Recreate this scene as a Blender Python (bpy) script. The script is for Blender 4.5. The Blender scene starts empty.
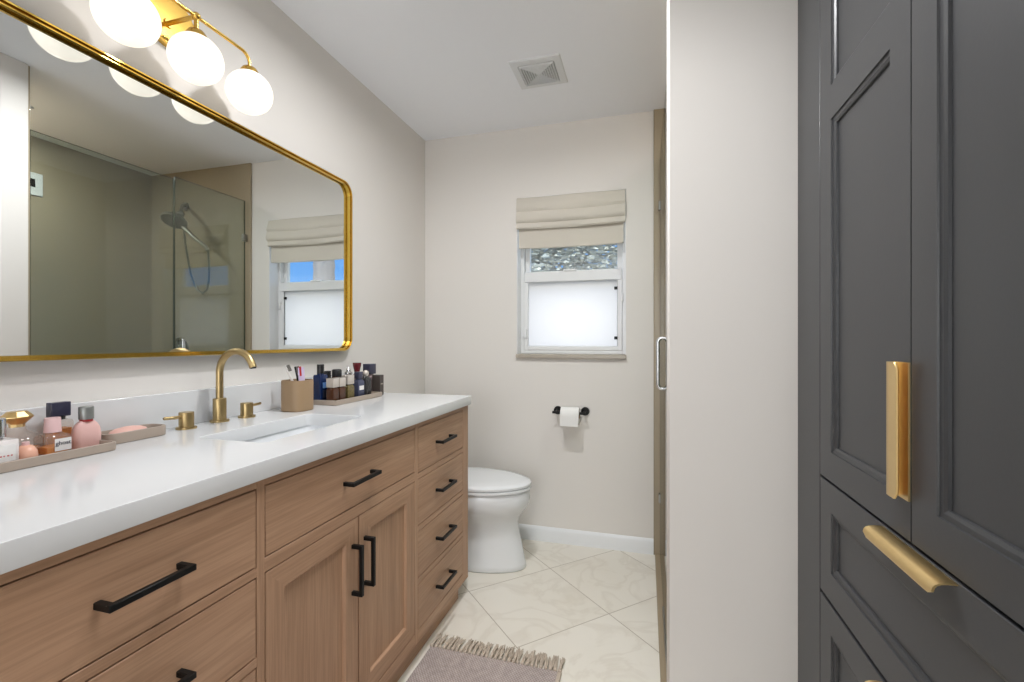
import bpy, bmesh, math, random
from mathutils import Vector, Matrix
from math import sin, cos, pi, radians

random.seed(7)
SC = bpy.context.scene
COL = SC.collection

# ------------------------------------------------------------------ camera
H = 2.44            # ceiling height
D = 2.669           # far wall
cam_d = bpy.data.cameras.new('camera')
cam_d.sensor_width = 36.0
cam_d.lens = 463.5 / 1024.0 * 36.0
cam_d.clip_start = 0.02
cam = bpy.data.objects.new('camera', cam_d)
cam.location = (1.34, 0.0, 1.172)
cam.rotation_euler = (pi / 2, 0, 0.28)
COL.objects.link(cam)
SC.camera = cam

# ------------------------------------------------------------------ sky
world = bpy.data.worlds.new('sky')
SC.world = world
world.use_nodes = True
wn = world.node_tree
wn.nodes.clear()
w_out = wn.nodes.new('ShaderNodeOutputWorld')
w_bg = wn.nodes.new('ShaderNodeBackground')
w_ramp = wn.nodes.new('ShaderNodeValToRGB')
w_sep = wn.nodes.new('ShaderNodeSeparateXYZ')
w_tc = wn.nodes.new('ShaderNodeTexCoord')
wn.links.new(w_tc.outputs['Generated'], w_sep.inputs[0])
wn.links.new(w_sep.outputs['Z'], w_ramp.inputs[0])
cr = w_ramp.color_ramp
cr.elements[0].position = 0.0
cr.elements[0].color = (0.10, 0.27, 0.58, 1)
cr.elements[1].position = 1.0
cr.elements[1].color = (1.0, 1.0, 1.0, 1)
e = cr.elements.new(0.30); e.color = (0.045, 0.19, 0.52, 1)
e = cr.elements.new(0.55); e.color = (0.95, 0.97, 1.0, 1)
wn.links.new(w_ramp.outputs[0], w_bg.inputs[0])
w_bg.inputs[1].default_value = 2.2
wn.links.new(w_bg.outputs[0], w_out.inputs[0])

# ------------------------------------------------------------------ added fill lights, daylight and exposure
def area_lamp(name, loc, rot, sx, sy, power, colour):
    l = bpy.data.lights.new(name, 'AREA')
    l.shape = 'RECTANGLE'; l.size = sx; l.size_y = sy
    l.energy = power; l.color = colour
    o = bpy.data.objects.new(name, l)
    o.location = loc; o.rotation_euler = rot
    COL.objects.link(o)
    return o
YB = -4.0           # back wall of the room behind the camera
LAMP_A = area_lamp('added_ceiling_fill', (1.22, 0.72, 2.405), (0, 0, 0), 0.42, 0.42, 6.0, (0.98, 0.985, 1.0))  # added fill from an unseen part of the ceiling
LAMP_E = area_lamp('added_aisle_fill', (0.84, 1.40, 2.425), (0, 0, 0), 0.14, 0.14, 12.5, (0.98, 0.985, 1.0))  # added out of view to brighten floor, far wall and ceiling
LAMP_E.data.spread = radians(168)
LAMP_A.data.spread = radians(125)
LAMP_D = area_lamp('added_shower_fill', (1.95, 1.62, 2.425), (0, 0, 0), 0.14, 0.14, 9, (0.98, 0.98, 0.97))  # added fill hidden behind the partition, lifts the shower tile
LAMP_C = area_lamp('unseen_back_fill', (1.1, YB + 0.08, 1.35), (radians(90), 0, 0), 2.0, 1.9, 43, (0.93, 0.965, 1.0))  # made-up soft fill from behind the camera, evens the room light
LAMP_B = area_lamp('window_daylight', (0.92, 2.93, 1.31), (radians(-90), 0, 0), 0.54, 0.36, 1.0, (1.0, 0.985, 0.96))

sun = bpy.data.lights.new('sun', 'SUN'); sun.energy = 5.0; sun.angle = 0.01; sun.color = (1.0, 0.96, 0.9)
sun_o = bpy.data.objects.new('sun', sun); sun_o.rotation_euler = (radians(42), 0, radians(-15)); sun_o.location = (0, -8, 9); COL.objects.link(sun_o)

SC.view_settings.view_transform = 'Standard'
SC.view_settings.look = 'None'
SC.view_settings.exposure = 0.34
SC.view_settings.gamma = 1.0
SC.view_settings.use_curve_mapping = False
SC.cycles.use_denoising = True
SC.cycles.max_bounces = 14
SC.cycles.diffuse_bounces = 6
SC.cycles.glossy_bounces = 6
SC.cycles.transmission_bounces = 10
SC.cycles.transparent_max_bounces = 12
SC.cycles.caustics_reflective = False
SC.cycles.caustics_refractive = False
SC.cycles.sample_clamp_indirect = 6.0

# ------------------------------------------------------------------ materials
def srgb(r, g, b):
    def f(c):
        c /= 255.0
        return c / 12.92 if c <= 0.04045 else ((c + 0.055) / 1.055) ** 2.4
    return (f(r), f(g), f(b), 1.0)

def mat(name, col, rough=0.5, metal=0.0, spec=0.5, coat=0.0, noise=None, bump=None, trans=0.0, ior=1.45, emit=None, aniso=None):
    m = bpy.data.materials.new(name)
    m.use_nodes = True
    nt = m.node_tree
    b = nt.nodes['Principled BSDF']
    b.inputs['Base Color'].default_value = col
    b.inputs['Roughness'].default_value = rough
    b.inputs['Metallic'].default_value = metal
    b.inputs['Specular IOR Level'].default_value = spec
    b.inputs['Coat Weight'].default_value = coat
    b.inputs['Transmission Weight'].default_value = trans
    b.inputs['IOR'].default_value = ior
    if emit:
        b.inputs['Emission Color'].default_value = emit[0]
        b.inputs['Emission Strength'].default_value = emit[1]
    tc = nt.nodes.new('ShaderNodeTexCoord')
    if noise:   # (scale, strength, stretch)
        mp = nt.nodes.new('ShaderNodeMapping'); mp.inputs['Scale'].default_value = noise[2]
        nz = nt.nodes.new('ShaderNodeTexNoise'); nz.inputs['Scale'].default_value = noise[0]; nz.inputs['Detail'].default_value = 4
        mx = nt.nodes.new('ShaderNodeMix'); mx.data_type = 'RGBA'; mx.blend_type = 'MIX'
        lo = [c * (1 - noise[1]) for c in col[:3]] + [1]; hi = [min(1, c * (1 + noise[1])) for c in col[:3]] + [1]
        mx.inputs[6].default_value = lo; mx.inputs[7].default_value = hi
        nt.links.new(tc.outputs['Object'], mp.inputs[0]); nt.links.new(mp.outputs[0], nz.inputs['Vector'])
        nt.links.new(nz.outputs[0], mx.inputs[0]); nt.links.new(mx.outputs[2], b.inputs['Base Color'])
    if bump:    # (scale, strength, distance, stretch)
        mp = nt.nodes.new('ShaderNodeMapping'); mp.inputs['Scale'].default_value = bump[3]
        nz = nt.nodes.new('ShaderNodeTexNoise'); nz.inputs['Scale'].default_value = bump[0]; nz.inputs['Detail'].default_value = 5
        bp = nt.nodes.new('ShaderNodeBump'); bp.inputs['Strength'].default_value = bump[1]; bp.inputs['Distance'].default_value = bump[2]
        nt.links.new(tc.outputs['Object'], mp.inputs[0]); nt.links.new(mp.outputs[0], nz.inputs['Vector'])
        nt.links.new(nz.outputs[0], bp.inputs['Height']); nt.links.new(bp.outputs[0], b.inputs['Normal'])
    return m

def wood(name, axis):
    """pale brown oak, the grain running along the given axis"""
    m = bpy.data.materials.new(name); m.use_nodes = True
    nt = m.node_tree; b = nt.nodes['Principled BSDF']
    tc = nt.nodes.new('ShaderNodeTexCoord')
    st = {'y': (26, 1.2, 26), 'z': (26, 26, 1.2)}[axis]
    fine = {'y': (220, 7, 220), 'z': (220, 220, 7)}[axis]
    mp = nt.nodes.new('ShaderNodeMapping'); mp.inputs['Scale'].default_value = st
    mp2 = nt.nodes.new('ShaderNodeMapping'); mp2.inputs['Scale'].default_value = fine
    n1 = nt.nodes.new('ShaderNodeTexNoise'); n1.inputs['Scale'].default_value = 1.0; n1.inputs['Detail'].default_value = 5; n1.inputs['Distortion'].default_value = 0.6
    n2 = nt.nodes.new('ShaderNodeTexNoise'); n2.inputs['Scale'].default_value = 1.0; n2.inputs['Detail'].default_value = 3
    r1 = nt.nodes.new('ShaderNodeValToRGB')
    r1.color_ramp.elements[0].position = 0.28; r1.color_ramp.elements[0].color = srgb(175, 137, 108)
    r1.color_ramp.elements[1].position = 0.75; r1.color_ramp.elements[1].color = srgb(197, 159, 129)
    r2 = nt.nodes.new('ShaderNodeValToRGB')
    r2.color_ramp.elements[0].position = 0.36; r2.color_ramp.elements[0].color = (0.80, 0.78, 0.76, 1)
    r2.color_ramp.elements[1].position = 0.60; r2.color_ramp.elements[1].color = (1, 1, 1, 1)
    mx = nt.nodes.new('ShaderNodeMix'); mx.data_type = 'RGBA'; mx.blend_type = 'MULTIPLY'; mx.inputs[0].default_value = 0.8
    L = nt.links.new
    L(tc.outputs['Object'], mp.inputs[0]); L(tc.outputs['Object'], mp2.inputs[0])
    L(mp.outputs[0], n1.inputs['Vector']); L(mp2.outputs[0], n2.inputs['Vector'])
    L(n1.outputs[0], r1.inputs[0]); L(n2.outputs[0], r2.inputs[0])
    L(r1.outputs[0], mx.inputs[6]); L(r2.outputs[0], mx.inputs[7]); L(mx.outputs[2], b.inputs['Base Color'])
    b.inputs['Roughness'].default_value = 0.48
    bp = nt.nodes.new('ShaderNodeBump'); bp.inputs['Strength'].default_value = 0.15; bp.inputs['Distance'].default_value = 0.001
    L(n2.outputs[0], bp.inputs['Height']); L(bp.outputs[0], b.inputs['Normal'])
    return m

def floor_tile():
    m = bpy.data.materials.new('floor_marble_tile'); m.use_nodes = True
    nt = m.node_tree; b = nt.nodes['Principled BSDF']; L = nt.links.new
    tc = nt.nodes.new('ShaderNodeTexCoord')
    mp = nt.nodes.new('ShaderNodeMapping'); mp.vector_type = 'TEXTURE'
    mp.inputs['Location'].default_value = (0.8684, 2.3501, 0)
    mp.inputs['Rotation'].default_value = (0, 0, radians(45))
    mp.inputs['Scale'].default_value = (0.4544, 0.4544, 1)
    L(tc.outputs['Object'], mp.inputs[0])
    sp = nt.nodes.new('ShaderNodeSeparateXYZ'); L(mp.outputs[0], sp.inputs[0])
    def math_n(op, a, bv=None):
        n = nt.nodes.new('ShaderNodeMath'); n.operation = op
        if hasattr(a, 'links'): L(a, n.inputs[0])
        else: n.inputs[0].default_value = a
        if bv is not None:
            if hasattr(bv, 'links'): L(bv, n.inputs[1])
            else: n.inputs[1].default_value = bv
        return n.outputs[0]
    ds = []
    for ax in ('X', 'Y'):
        fr = math_n('FRACT', math_n('ADD', sp.outputs[ax], 0.5))
        ds.append(math_n('ABSOLUTE', math_n('SUBTRACT', fr, 0.5)))
    dmin = math_n('MINIMUM', ds[0], ds[1])
    grout = math_n('LESS_THAN', dmin, 0.0042)
    # veins, with a different offset on every tile
    fl = nt.nodes.new('ShaderNodeVectorMath'); fl.operation = 'FLOOR'; L(mp.outputs[0], fl.inputs[0])
    wnz = nt.nodes.new('ShaderNodeTexWhiteNoise'); wnz.noise_dimensions = '3D'; L(fl.outputs[0], wnz.inputs['Vector'])
    off = nt.nodes.new('ShaderNodeVectorMath'); off.operation = 'MULTIPLY_ADD'
    L(wnz.outputs['Color'], off.inputs[0]); off.inputs[1].default_value = (5, 5, 5); L(mp.outputs[0], off.inputs[2])
    nz = nt.nodes.new('ShaderNodeTexNoise'); nz.inputs['Scale'].default_value = 1.6; nz.inputs['Detail'].default_value = 6; nz.inputs['Distortion'].default_value = 1.2
    L(off.outputs[0], nz.inputs['Vector'])
    vein = math_n('ABSOLUTE', math_n('SUBTRACT', nz.outputs[0], 0.5))
    rv = nt.nodes.new('ShaderNodeValToRGB')
    rv.color_ramp.elements[0].position = 0.0; rv.color_ramp.elements[0].color = srgb(224, 218, 207)
    rv.color_ramp.elements[1].position = 0.055; rv.color_ramp.elements[1].color = srgb(232, 227, 217)
    L(vein, rv.inputs[0])
    n2 = nt.nodes.new('ShaderNodeTexNoise'); n2.inputs['Scale'].default_value = 0.9; n2.inputs['Detail'].default_value = 3
    L(off.outputs[0], n2.inputs['Vector'])
    r2 = nt.nodes.new('ShaderNodeValToRGB')
    r2.color_ramp.elements[0].position = 0.3; r2.color_ramp.elements[0].color = (0.95, 0.94, 0.92, 1)
    r2.color_ramp.elements[1].position = 0.7; r2.color_ramp.elements[1].color = (1, 1, 1, 1)
    L(n2.outputs[0], r2.inputs[0])
    mm = nt.nodes.new('ShaderNodeMix'); mm.data_type = 'RGBA'; mm.blend_type = 'MULTIPLY'; mm.inputs[0].default_value = 1
    L(rv.outputs[0], mm.inputs[6]); L(r2.outputs[0], mm.inputs[7])
    mg = nt.nodes.new('ShaderNodeMix'); mg.data_type = 'RGBA'
    L(grout, mg.inputs[0]); L(mm.outputs[2], mg.inputs[6]); mg.inputs[7].default_value = srgb(176, 166, 150)
    L(mg.outputs[2], b.inputs['Base Color'])
    b.inputs['Roughness'].default_value = 0.32
    bp = nt.nodes.new('ShaderNodeBump'); bp.inputs['Strength'].default_value = 0.5; bp.inputs['Distance'].default_value = 0.001; bp.invert = True
    L(grout, bp.inputs['Height']); L(bp.outputs[0], b.inputs['Normal'])
    return m

def thin_glass(name, tint, ior=1.5, haze=0.0):
    m = bpy.data.materials.new(name); m.use_nodes = True
    nt = m.node_tree; nt.nodes.clear(); L = nt.links.new
    o = nt.nodes.new('ShaderNodeOutputMaterial')
    t = nt.nodes.new('ShaderNodeBsdfTransparent'); t.inputs[0].default_value = tint
    g = nt.nodes.new('ShaderNodeBsdfGlossy'); g.inputs['Roughness'].default_value = 0.0
    lw = nt.nodes.new('ShaderNodeLayerWeight'); lw.inputs[0].default_value = 0.5     # |cos| based, so both sides of the pane agree
    pw = nt.nodes.new('ShaderNodeMath'); pw.operation = 'POWER'; pw.inputs[1].default_value = 5.0
    ma = nt.nodes.new('ShaderNodeMath'); ma.operation = 'MULTIPLY_ADD'
    f0 = ((ior - 1) / (ior + 1)) ** 2
    ma.inputs[1].default_value = 1 - f0; ma.inputs[2].default_value = f0
    L(lw.outputs['Facing'], pw.inputs[0]); L(pw.outputs[0], ma.inputs[0])
    mx = nt.nodes.new('ShaderNodeMixShader')
    L(ma.outputs[0], mx.inputs[0]); L(t.outputs[0], mx.inputs[1]); L(g.outputs[0], mx.inputs[2])
    if haze:
        d = nt.nodes.new('ShaderNodeBsdfDiffuse'); d.inputs[0].default_value = (0.8, 0.8, 0.8, 1)
        m2 = nt.nodes.new('ShaderNodeMixShader'); m2.inputs[0].default_value = haze
        L(mx.outputs[0], m2.inputs[1]); L(d.outputs[0], m2.inputs[2]); L(m2.outputs[0], o.inputs[0])
    else:
        L(mx.outputs[0], o.inputs[0])
    return m

def frosted(name, col):
    m = bpy.data.materials.new(name); m.use_nodes = True
    nt = m.node_tree; nt.nodes.clear(); L = nt.links.new
    o = nt.nodes.new('ShaderNodeOutputMaterial')
    t = nt.nodes.new('ShaderNodeBsdfTranslucent'); t.inputs[0].default_value = col
    d = nt.nodes.new('ShaderNodeBsdfDiffuse'); d.inputs[0].default_value = col
    mx = nt.nodes.new('ShaderNodeMixShader'); mx.inputs[0].default_value = 0.3
    L(t.outputs[0], mx.inputs[1]); L(d.outputs[0], mx.inputs[2]); L(mx.outputs[0], o.inputs[0])
    return m

one = (1, 1, 1)
M = {}
M['wall'] = mat('wall_paint', srgb(223, 219, 214), 0.62, spec=0.3, bump=(160, 0.08, 0.001, one))
M['ceiling'] = mat('ceiling_paint', srgb(247, 249, 254), 0.7, spec=0.25, bump=(90, 0.08, 0.001, one))
M['trim'] = mat('white_trim_paint', srgb(226, 228, 230), 0.35)
M['floor'] = floor_tile()
M['shower_tile'] = mat('taupe_shower_tile', srgb(166, 153, 131), 0.2, noise=(1.8, 0.05, one))
M['shower_floor'] = mat('tan_shower_floor', srgb(158, 142, 118), 0.35, noise=(6, 0.08, one))
M['oak_h'] = wood('oak_grain_along', 'y')
M['oak_v'] = wood('oak_grain_upright', 'z')
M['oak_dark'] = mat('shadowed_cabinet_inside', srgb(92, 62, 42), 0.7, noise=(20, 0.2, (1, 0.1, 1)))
M['quartz'] = mat('white_quartz', srgb(220, 221, 222), 0.12, spec=0.5, noise=(3, 0.015, one))
M['porcelain'] = mat('white_porcelain', srgb(228, 230, 232), 0.12, spec=0.5, noise=(2, 0.01, one))
M['brass'] = mat('brushed_brass', (0.45, 0.335, 0.165, 1), 0.34, 1.0, noise=(60, 0.1, (1, 1, 0.05)))
M['gold'] = mat('polished_gold_frame', (0.74, 0.49, 0.10, 1), 0.22, 1.0, noise=(30, 0.05, one))
M['lamp_brass'] = mat('lamp_brass', (0.72, 0.46, 0.11, 1), 0.26, 1.0, noise=(50, 0.06, one))
M['satin_brass'] = mat('satin_champagne_brass', (0.80, 0.59, 0.28, 1), 0.34, 1.0, noise=(80, 0.05, one))
M['chrome'] = mat('chrome', (0.60, 0.61, 0.62, 1), 0.12, 1.0, noise=(40, 0.02, one))
M['nickel'] = mat('brushed_nickel', (0.36, 0.36, 0.34, 1), 0.28, 1.0, noise=(60, 0.05, one))
M['black'] = mat('matte_black_metal', (0.005, 0.005, 0.005, 1), 0.42, 0.0, spec=0.3, noise=(80, 0.2, one))
M['charcoal'] = mat('charcoal_cabinet_paint', srgb(59, 60, 62), 0.36, spec=0.5, bump=(140, 0.06, 0.001, one))
M['cab_gap'] = mat('dark_cabinet_inside', (0.012, 0.012, 0.013, 1), 0.8, noise=(10, 0.1, one))
M['mirror'] = mat('mirror_silver', (0.79, 0.815, 0.81, 1), 0.0, 1.0)
M['globe'] = mat('opal_glass_lit', srgb(228, 222, 210), 0.2, emit=((1.0, 0.93, 0.82, 1), 0.72))
M['pane'] = thin_glass('clear_window_glass', (0.92, 0.95, 0.94, 1), 1.45, 0.10)  # diffuse share puts a washed-out haze into the glass
M['shower_glass'] = thin_glass('greenish_shower_glass', (0.83, 0.88, 0.85, 1), 1.85)
M['glass_edge'] = mat('shower_glass_edge', (0.06, 0.075, 0.06, 1), 0.15, noise=(8, 0.1, one))
M['frost'] = frosted('frosted_pane', (0.74, 0.745, 0.75, 1))
M['vinyl'] = mat('white_window_vinyl', srgb(228, 229, 230), 0.35, noise=(4, 0.01, one))
M['sill'] = mat('greige_stone_sill', srgb(170, 161, 148), 0.3, noise=(14, 0.1, one))
M['linen'] = mat('beige_linen', srgb(206, 200, 189), 0.9, spec=0.1, noise=(220, 0.06, (1, 1, 3)), bump=(400, 0.25, 0.001, one))
M['paper'] = mat('white_tissue', srgb(232, 232, 230), 0.95, spec=0.1, bump=(200, 0.2, 0.001, one))
M['core'] = mat('brown_card_core', srgb(150, 120, 90), 0.9, noise=(30, 0.1, one))
M['greige'] = mat('greige_resin_tray', srgb(166, 152, 139), 0.42, noise=(30, 0.04, one))
M['tan_cup'] = mat('tan_resin_cup', srgb(150, 125, 96), 0.45, noise=(30, 0.03, one))
M['soap'] = mat('pink_soap', srgb(230, 184, 172), 0.5, noise=(10, 0.03, one))
M['clear'] = thin_glass('clear_bottle_glass', (0.95, 0.92, 0.89, 1), 1.5, 0.08)
M['amber'] = mat('amber_perfume', srgb(226, 144, 48), 0.08, noise=(20, 0.05, one))
M['brown_liquid'] = mat('brown_perfume', (0.075, 0.027, 0.012, 1), 0.12, trans=0.0, noise=(60, 0.35, one))
M['gold_liquid'] = mat('golden_perfume', (0.13, 0.098, 0.035, 1), 0.15, noise=(140, 0.85, one))
M['pink_frost'] = mat('pink_frosted_glass', srgb(226, 184, 178), 0.3, spec=0.5, noise=(8, 0.04, one))
M['peach'] = mat('peach_glass', srgb(236, 182, 158), 0.2, noise=(12, 0.06, one))
M['pink_cap'] = mat('pale_pink_cap', srgb(226, 190, 190), 0.35, noise=(20, 0.02, one))
M['white_glass'] = mat('milky_white_glass', srgb(228, 222, 220), 0.12, noise=(10, 0.02, one))
M['label_white'] = mat('white_label', srgb(234, 232, 230), 0.6, noise=(40, 0.01, one))
M['ink'] = mat('dark_ink', srgb(40, 40, 62), 0.6, noise=(40, 0.05, one))
M['ink_red'] = mat('red_ink', srgb(200, 96, 96), 0.6, noise=(40, 0.05, one))
M['cap_black'] = mat('glossy_black_cap', (0.02, 0.02, 0.022, 1), 0.25, noise=(30, 0.1, one))
M['cap_navy'] = mat('dark_navy_cap', (0.035, 0.035, 0.065, 1), 0.3, noise=(30, 0.1, one))
M['cap_grey'] = mat('grey_metal_cap', (0.26, 0.27, 0.26, 1), 0.35, 0.6, noise=(30, 0.05, one))
M['cap_silver'] = mat('silvery_clear_cap', (0.50, 0.45, 0.40, 1), 0.2, 0.2, noise=(30, 0.08, one))
M['red'] = mat('red_plastic', srgb(170, 40, 44), 0.3, noise=(30, 0.05, one))
M['burgundy'] = mat('burgundy_stopper', srgb(104, 30, 36), 0.25, noise=(40, 0.15, one))
M['blue'] = mat('deep_blue_glass', srgb(16, 36, 78), 0.12, noise=(20, 0.2, one))
M['blue_light'] = mat('bright_blue_label', srgb(96, 134, 186), 0.35, noise=(40, 0.05, one))
M['slate'] = mat('blue_grey_bottle', srgb(66, 70, 92), 0.2, noise=(40, 0.2, one))
M['rose_grey'] = mat('rose_grey_bottle', srgb(150, 132, 132), 0.25, noise=(20, 0.05, one))
M['box_dark'] = mat('dark_brown_carton', srgb(70, 62, 58), 0.5, noise=(40, 0.1, one))
M['purple'] = mat('lilac_tube', srgb(206, 190, 220), 0.35, noise=(20, 0.03, one))
M['brush_white'] = mat('white_plastic', srgb(230, 226, 222), 0.3, noise=(20, 0.02, one))
M['bristle'] = mat('grey_bristles', srgb(120, 116, 110), 0.8, noise=(300, 0.2, one))
M['rug'] = None
M['fringe'] = mat('beige_cotton_fringe', srgb(190, 176, 161), 0.95, spec=0.1, noise=(160, 0.18, one))
M['leaf'] = mat('pale_leaf', srgb(182, 184, 176), 0.8, noise=(3, 0.3, one))
M['bark'] = mat('grey_bark', srgb(150, 142, 140), 0.9, noise=(12, 0.25, (1, 1, 3)))
M['ground'] = mat('outdoor_ground', srgb(190, 186, 176), 0.9, noise=(3, 0.1, one))
M['vent_dark'] = mat('vent_shadow', srgb(190, 190, 190), 0.8, noise=(10, 0.02, one))
M['drain'] = M['brass']

def rug_mat():
    m = bpy.data.materials.new('woven_mauve_rug'); m.use_nodes = True
    nt = m.node_tree; b = nt.nodes['Principled BSDF']; L = nt.links.new
    tc = nt.nodes.new('ShaderNodeTexCoord')
    mp = nt.nodes.new('ShaderNodeMapping'); mp.inputs['Scale'].default_value = (190, 150, 1); mp.inputs['Rotation'].default_value = (0, 0, 0.0)
    ch = nt.nodes.new('ShaderNodeTexChecker'); ch.inputs['Scale'].default_value = 1.0
    ch.inputs[1].default_value = srgb(178, 163, 158); ch.inputs[2].default_value = srgb(206, 193, 188)
    nz = nt.nodes.new('ShaderNodeTexNoise'); nz.inputs['Scale'].default_value = 60; nz.inputs['Detail'].default_value = 4
    mx = nt.nodes.new('ShaderNodeMix'); mx.data_type = 'RGBA'; mx.blend_type = 'MULTIPLY'; mx.inputs[0].default_value = 0.5
    L(tc.outputs['Object'], mp.inputs[0]); L(mp.outputs[0], ch.inputs[0]); L(tc.outputs['Object'], nz.inputs['Vector'])
    L(ch.outputs[0], mx.inputs[6]); L(nz.outputs[0], mx.inputs[7]); L(mx.outputs[2], b.inputs['Base Color'])
    b.inputs['Roughness'].default_value = 0.95; b.inputs['Specular IOR Level'].default_value = 0.1
    bp = nt.nodes.new('ShaderNodeBump'); bp.inputs['Strength'].default_value = 0.6; bp.inputs['Distance'].default_value = 0.002
    L(ch.outputs[0], bp.inputs['Height']); L(bp.outputs[0], b.inputs['Normal'])
    return m
M['rug'] = rug_mat()

# ------------------------------------------------------------------ mesh helpers (all in world coordinates)
def BM():
    return bmesh.new()

def absorb(bm, sub):
    me = bpy.data.meshes.new('tmp'); sub.to_mesh(me); sub.free(); bm.from_mesh(me); bpy.data.meshes.remove(me)

def box(bm, x0, x1, y0, y1, z0, z1, bev=0.0, mi=0, seg=1):
    s = BM()
    r = bmesh.ops.create_cube(s, size=1.0)
    bmesh.ops.scale(s, vec=(abs(x1 - x0), abs(y1 - y0), abs(z1 - z0)), verts=s.verts)
    bmesh.ops.translate(s, vec=((x0 + x1) / 2, (y0 + y1) / 2, (z0 + z1) / 2), verts=s.verts)
    if bev:
        bmesh.ops.bevel(s, geom=list(s.edges), offset=bev, segments=seg, affect='EDGES', profile=0.5)
    for f in s.faces: f.material_index = mi
    absorb(bm, s)
    return bm

def loft(bm, rings, cap0=True, cap1=True, closed=True, mi=0):
    vs = [[bm.verts.new(p) for p in r] for r in rings]
    n = len(rings[0])
    fs = []
    for a, b in zip(vs[:-1], vs[1:]):
        for i in range(n if closed else n - 1):
            j = (i + 1) % n
            fs.append(bm.faces.new((a[i], a[j], b[j], b[i])))
    if cap0: fs.append(bm.faces.new(list(reversed(vs[0]))))
    if cap1: fs.append(bm.faces.new(vs[-1]))
    for f in fs: f.material_index = mi
    return fs

def circ(cx, cy, z, r, n=28, ry=None):
    ry = r if ry is None else ry
    return [(cx + r * cos(2 * pi * i / n), cy + ry * sin(2 * pi * i / n), z) for i in range(n)]

def rrect(cx, cy, z, hx, hy, r, k=5):
    r = min(r, hx * 0.999, hy * 0.999)
    pts = []
    for (sx, sy, a0) in ((1, 1, 0), (-1, 1, pi / 2), (-1, -1, pi), (1, -1, 3 * pi / 2)):
        for i in range(k + 1):
            a = a0 + (pi / 2) * i / k
            pts.append((cx + sx * (hx - r) + r * cos(a), cy + sy * (hy - r) + r * sin(a), z))
    return pts

def lathe(bm, cx, cy, prof, n=32, mi=0, cap=True):
    loft(bm, [circ(cx, cy, z, max(r, 1e-4), n) for r, z in prof], cap, cap, mi=mi)

def tube(bm, pts, r, n=14, cap=True, mi=0):
    pts = [Vector(p) for p in pts]
    rs = r if isinstance(r, (list, tuple)) else [r] * len(pts)
    rings = []; prev = None
    for i, p in enumerate(pts):
        t = (pts[min(i + 1, len(pts) - 1)] - pts[max(i - 1, 0)]).normalized()
        if prev is None:
            u = t.orthogonal().normalized()
        else:
            u = (prev - t * prev.dot(t)).normalized()
        prev = u; v = t.cross(u)
        rings.append([tuple(p + (u * cos(2 * pi * k / n) + v * sin(2 * pi * k / n)) * rs[i]) for k in range(n)])
    loft(bm, rings, cap, cap, mi=mi)

def sphere(bm, c, r, n=32, m=18, sz=1.0, mi=0):
    s = BM(); bmesh.ops.create_uvsphere(s, u_segments=n, v_segments=m, radius=r)
    bmesh.ops.scale(s, vec=(1, 1, sz), verts=s.verts); bmesh.ops.translate(s, vec=c, verts=s.verts)
    for f in s.faces: f.material_index = mi
    absorb(bm, s)

def disc_y(bm, cx, y0, y1, cz, r, n=28):
    loft(bm, [[(cx + r * cos(2 * pi * i / n), y, cz + r * sin(2 * pi * i / n)) for i in range(n)] for y in (y0, y1)])

def disc_x(bm, x0, x1, cy, cz, r, n=28):
    loft(bm, [[(x, cy + r * cos(2 * pi * i / n), cz + r * sin(2 * pi * i / n)) for i in range(n)] for x in (x0, x1)])

def wloc(o):
    v = Vector((0, 0, 0))
    while o is not None:
        v = v + o.location; o = o.parent
    return v

def obj(name, bm, m, parent=None, smooth=True, angle=40):
    bmesh.ops.recalc_face_normals(bm, faces=list(bm.faces))
    me = bpy.data.meshes.new(name)
    if parent is not None:
        off = wloc(parent)
    else:
        xs = [v.co for v in bm.verts]
        off = Vector(((min(c.x for c in xs) + max(c.x for c in xs)) / 2, (min(c.y for c in xs) + max(c.y for c in xs)) / 2, min(c.z for c in xs)))
    if name.split('.')[0] in ('floor',): off = Vector((0, 0, 0))
    bmesh.ops.translate(bm, vec=-off, verts=list(bm.verts))
    bm.to_mesh(me); bm.free()
    for mm in (m if isinstance(m, (list, tuple)) else [m]):
        me.materials.append(M[mm])
    o = bpy.data.objects.new(name, me)
    COL.objects.link(o)
    if parent is not None: o.parent = parent
    else: o.location = off
    if smooth:
        for p in me.polygons: p.use_smooth = True
        me.set_sharp_from_angle(angle=radians(angle))
    return o

def tag(o, label, cat, group=None):
    o['label'] = label; o['category'] = cat
    if group: o['group'] = group
    return o

def thing(name, label, cat, loc, group=None):
    o = bpy.data.objects.new(name, None); COL.objects.link(o)
    o.location = loc; o.empty_display_size = 0.05
    return tag(o, label, cat, group)

def struct(name, bm, m, parent=None, smooth=True):
    o = obj(name, bm, m, parent, smooth)
    if parent is None: o['kind'] = 'structure'
    return o

def poly_slab(bm, outer, holes, z0, z1, bev=0.0, mi=0):
    """flat slab with holes (2D curve filled and extruded)"""
    cu = bpy.data.curves.new('tmp', 'CURVE'); cu.dimensions = '2D'; cu.fill_mode = 'BOTH'
    cu.extrude = (z1 - z0) / 2 - bev; cu.bevel_depth = bev; cu.bevel_resolution = 2
    for ring in [outer] + holes:
        sp = cu.splines.new('POLY'); sp.points.add(len(ring) - 1); sp.use_cyclic_u = True
        for p, q in zip(sp.points, ring): p.co = (q[0], q[1], 0, 1)
    o = bpy.data.objects.new('tmp', cu)
    me = bpy.data.meshes.new_from_object(o)
    s = BM(); s.from_mesh(me)
    bmesh.ops.translate(s, vec=(0, 0, (z0 + z1) / 2), verts=s.verts)
    for f in s.faces: f.material_index = mi
    absorb(bm, s)
    bpy.data.objects.remove(o); bpy.data.curves.remove(cu); bpy.data.meshes.remove(me)

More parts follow.
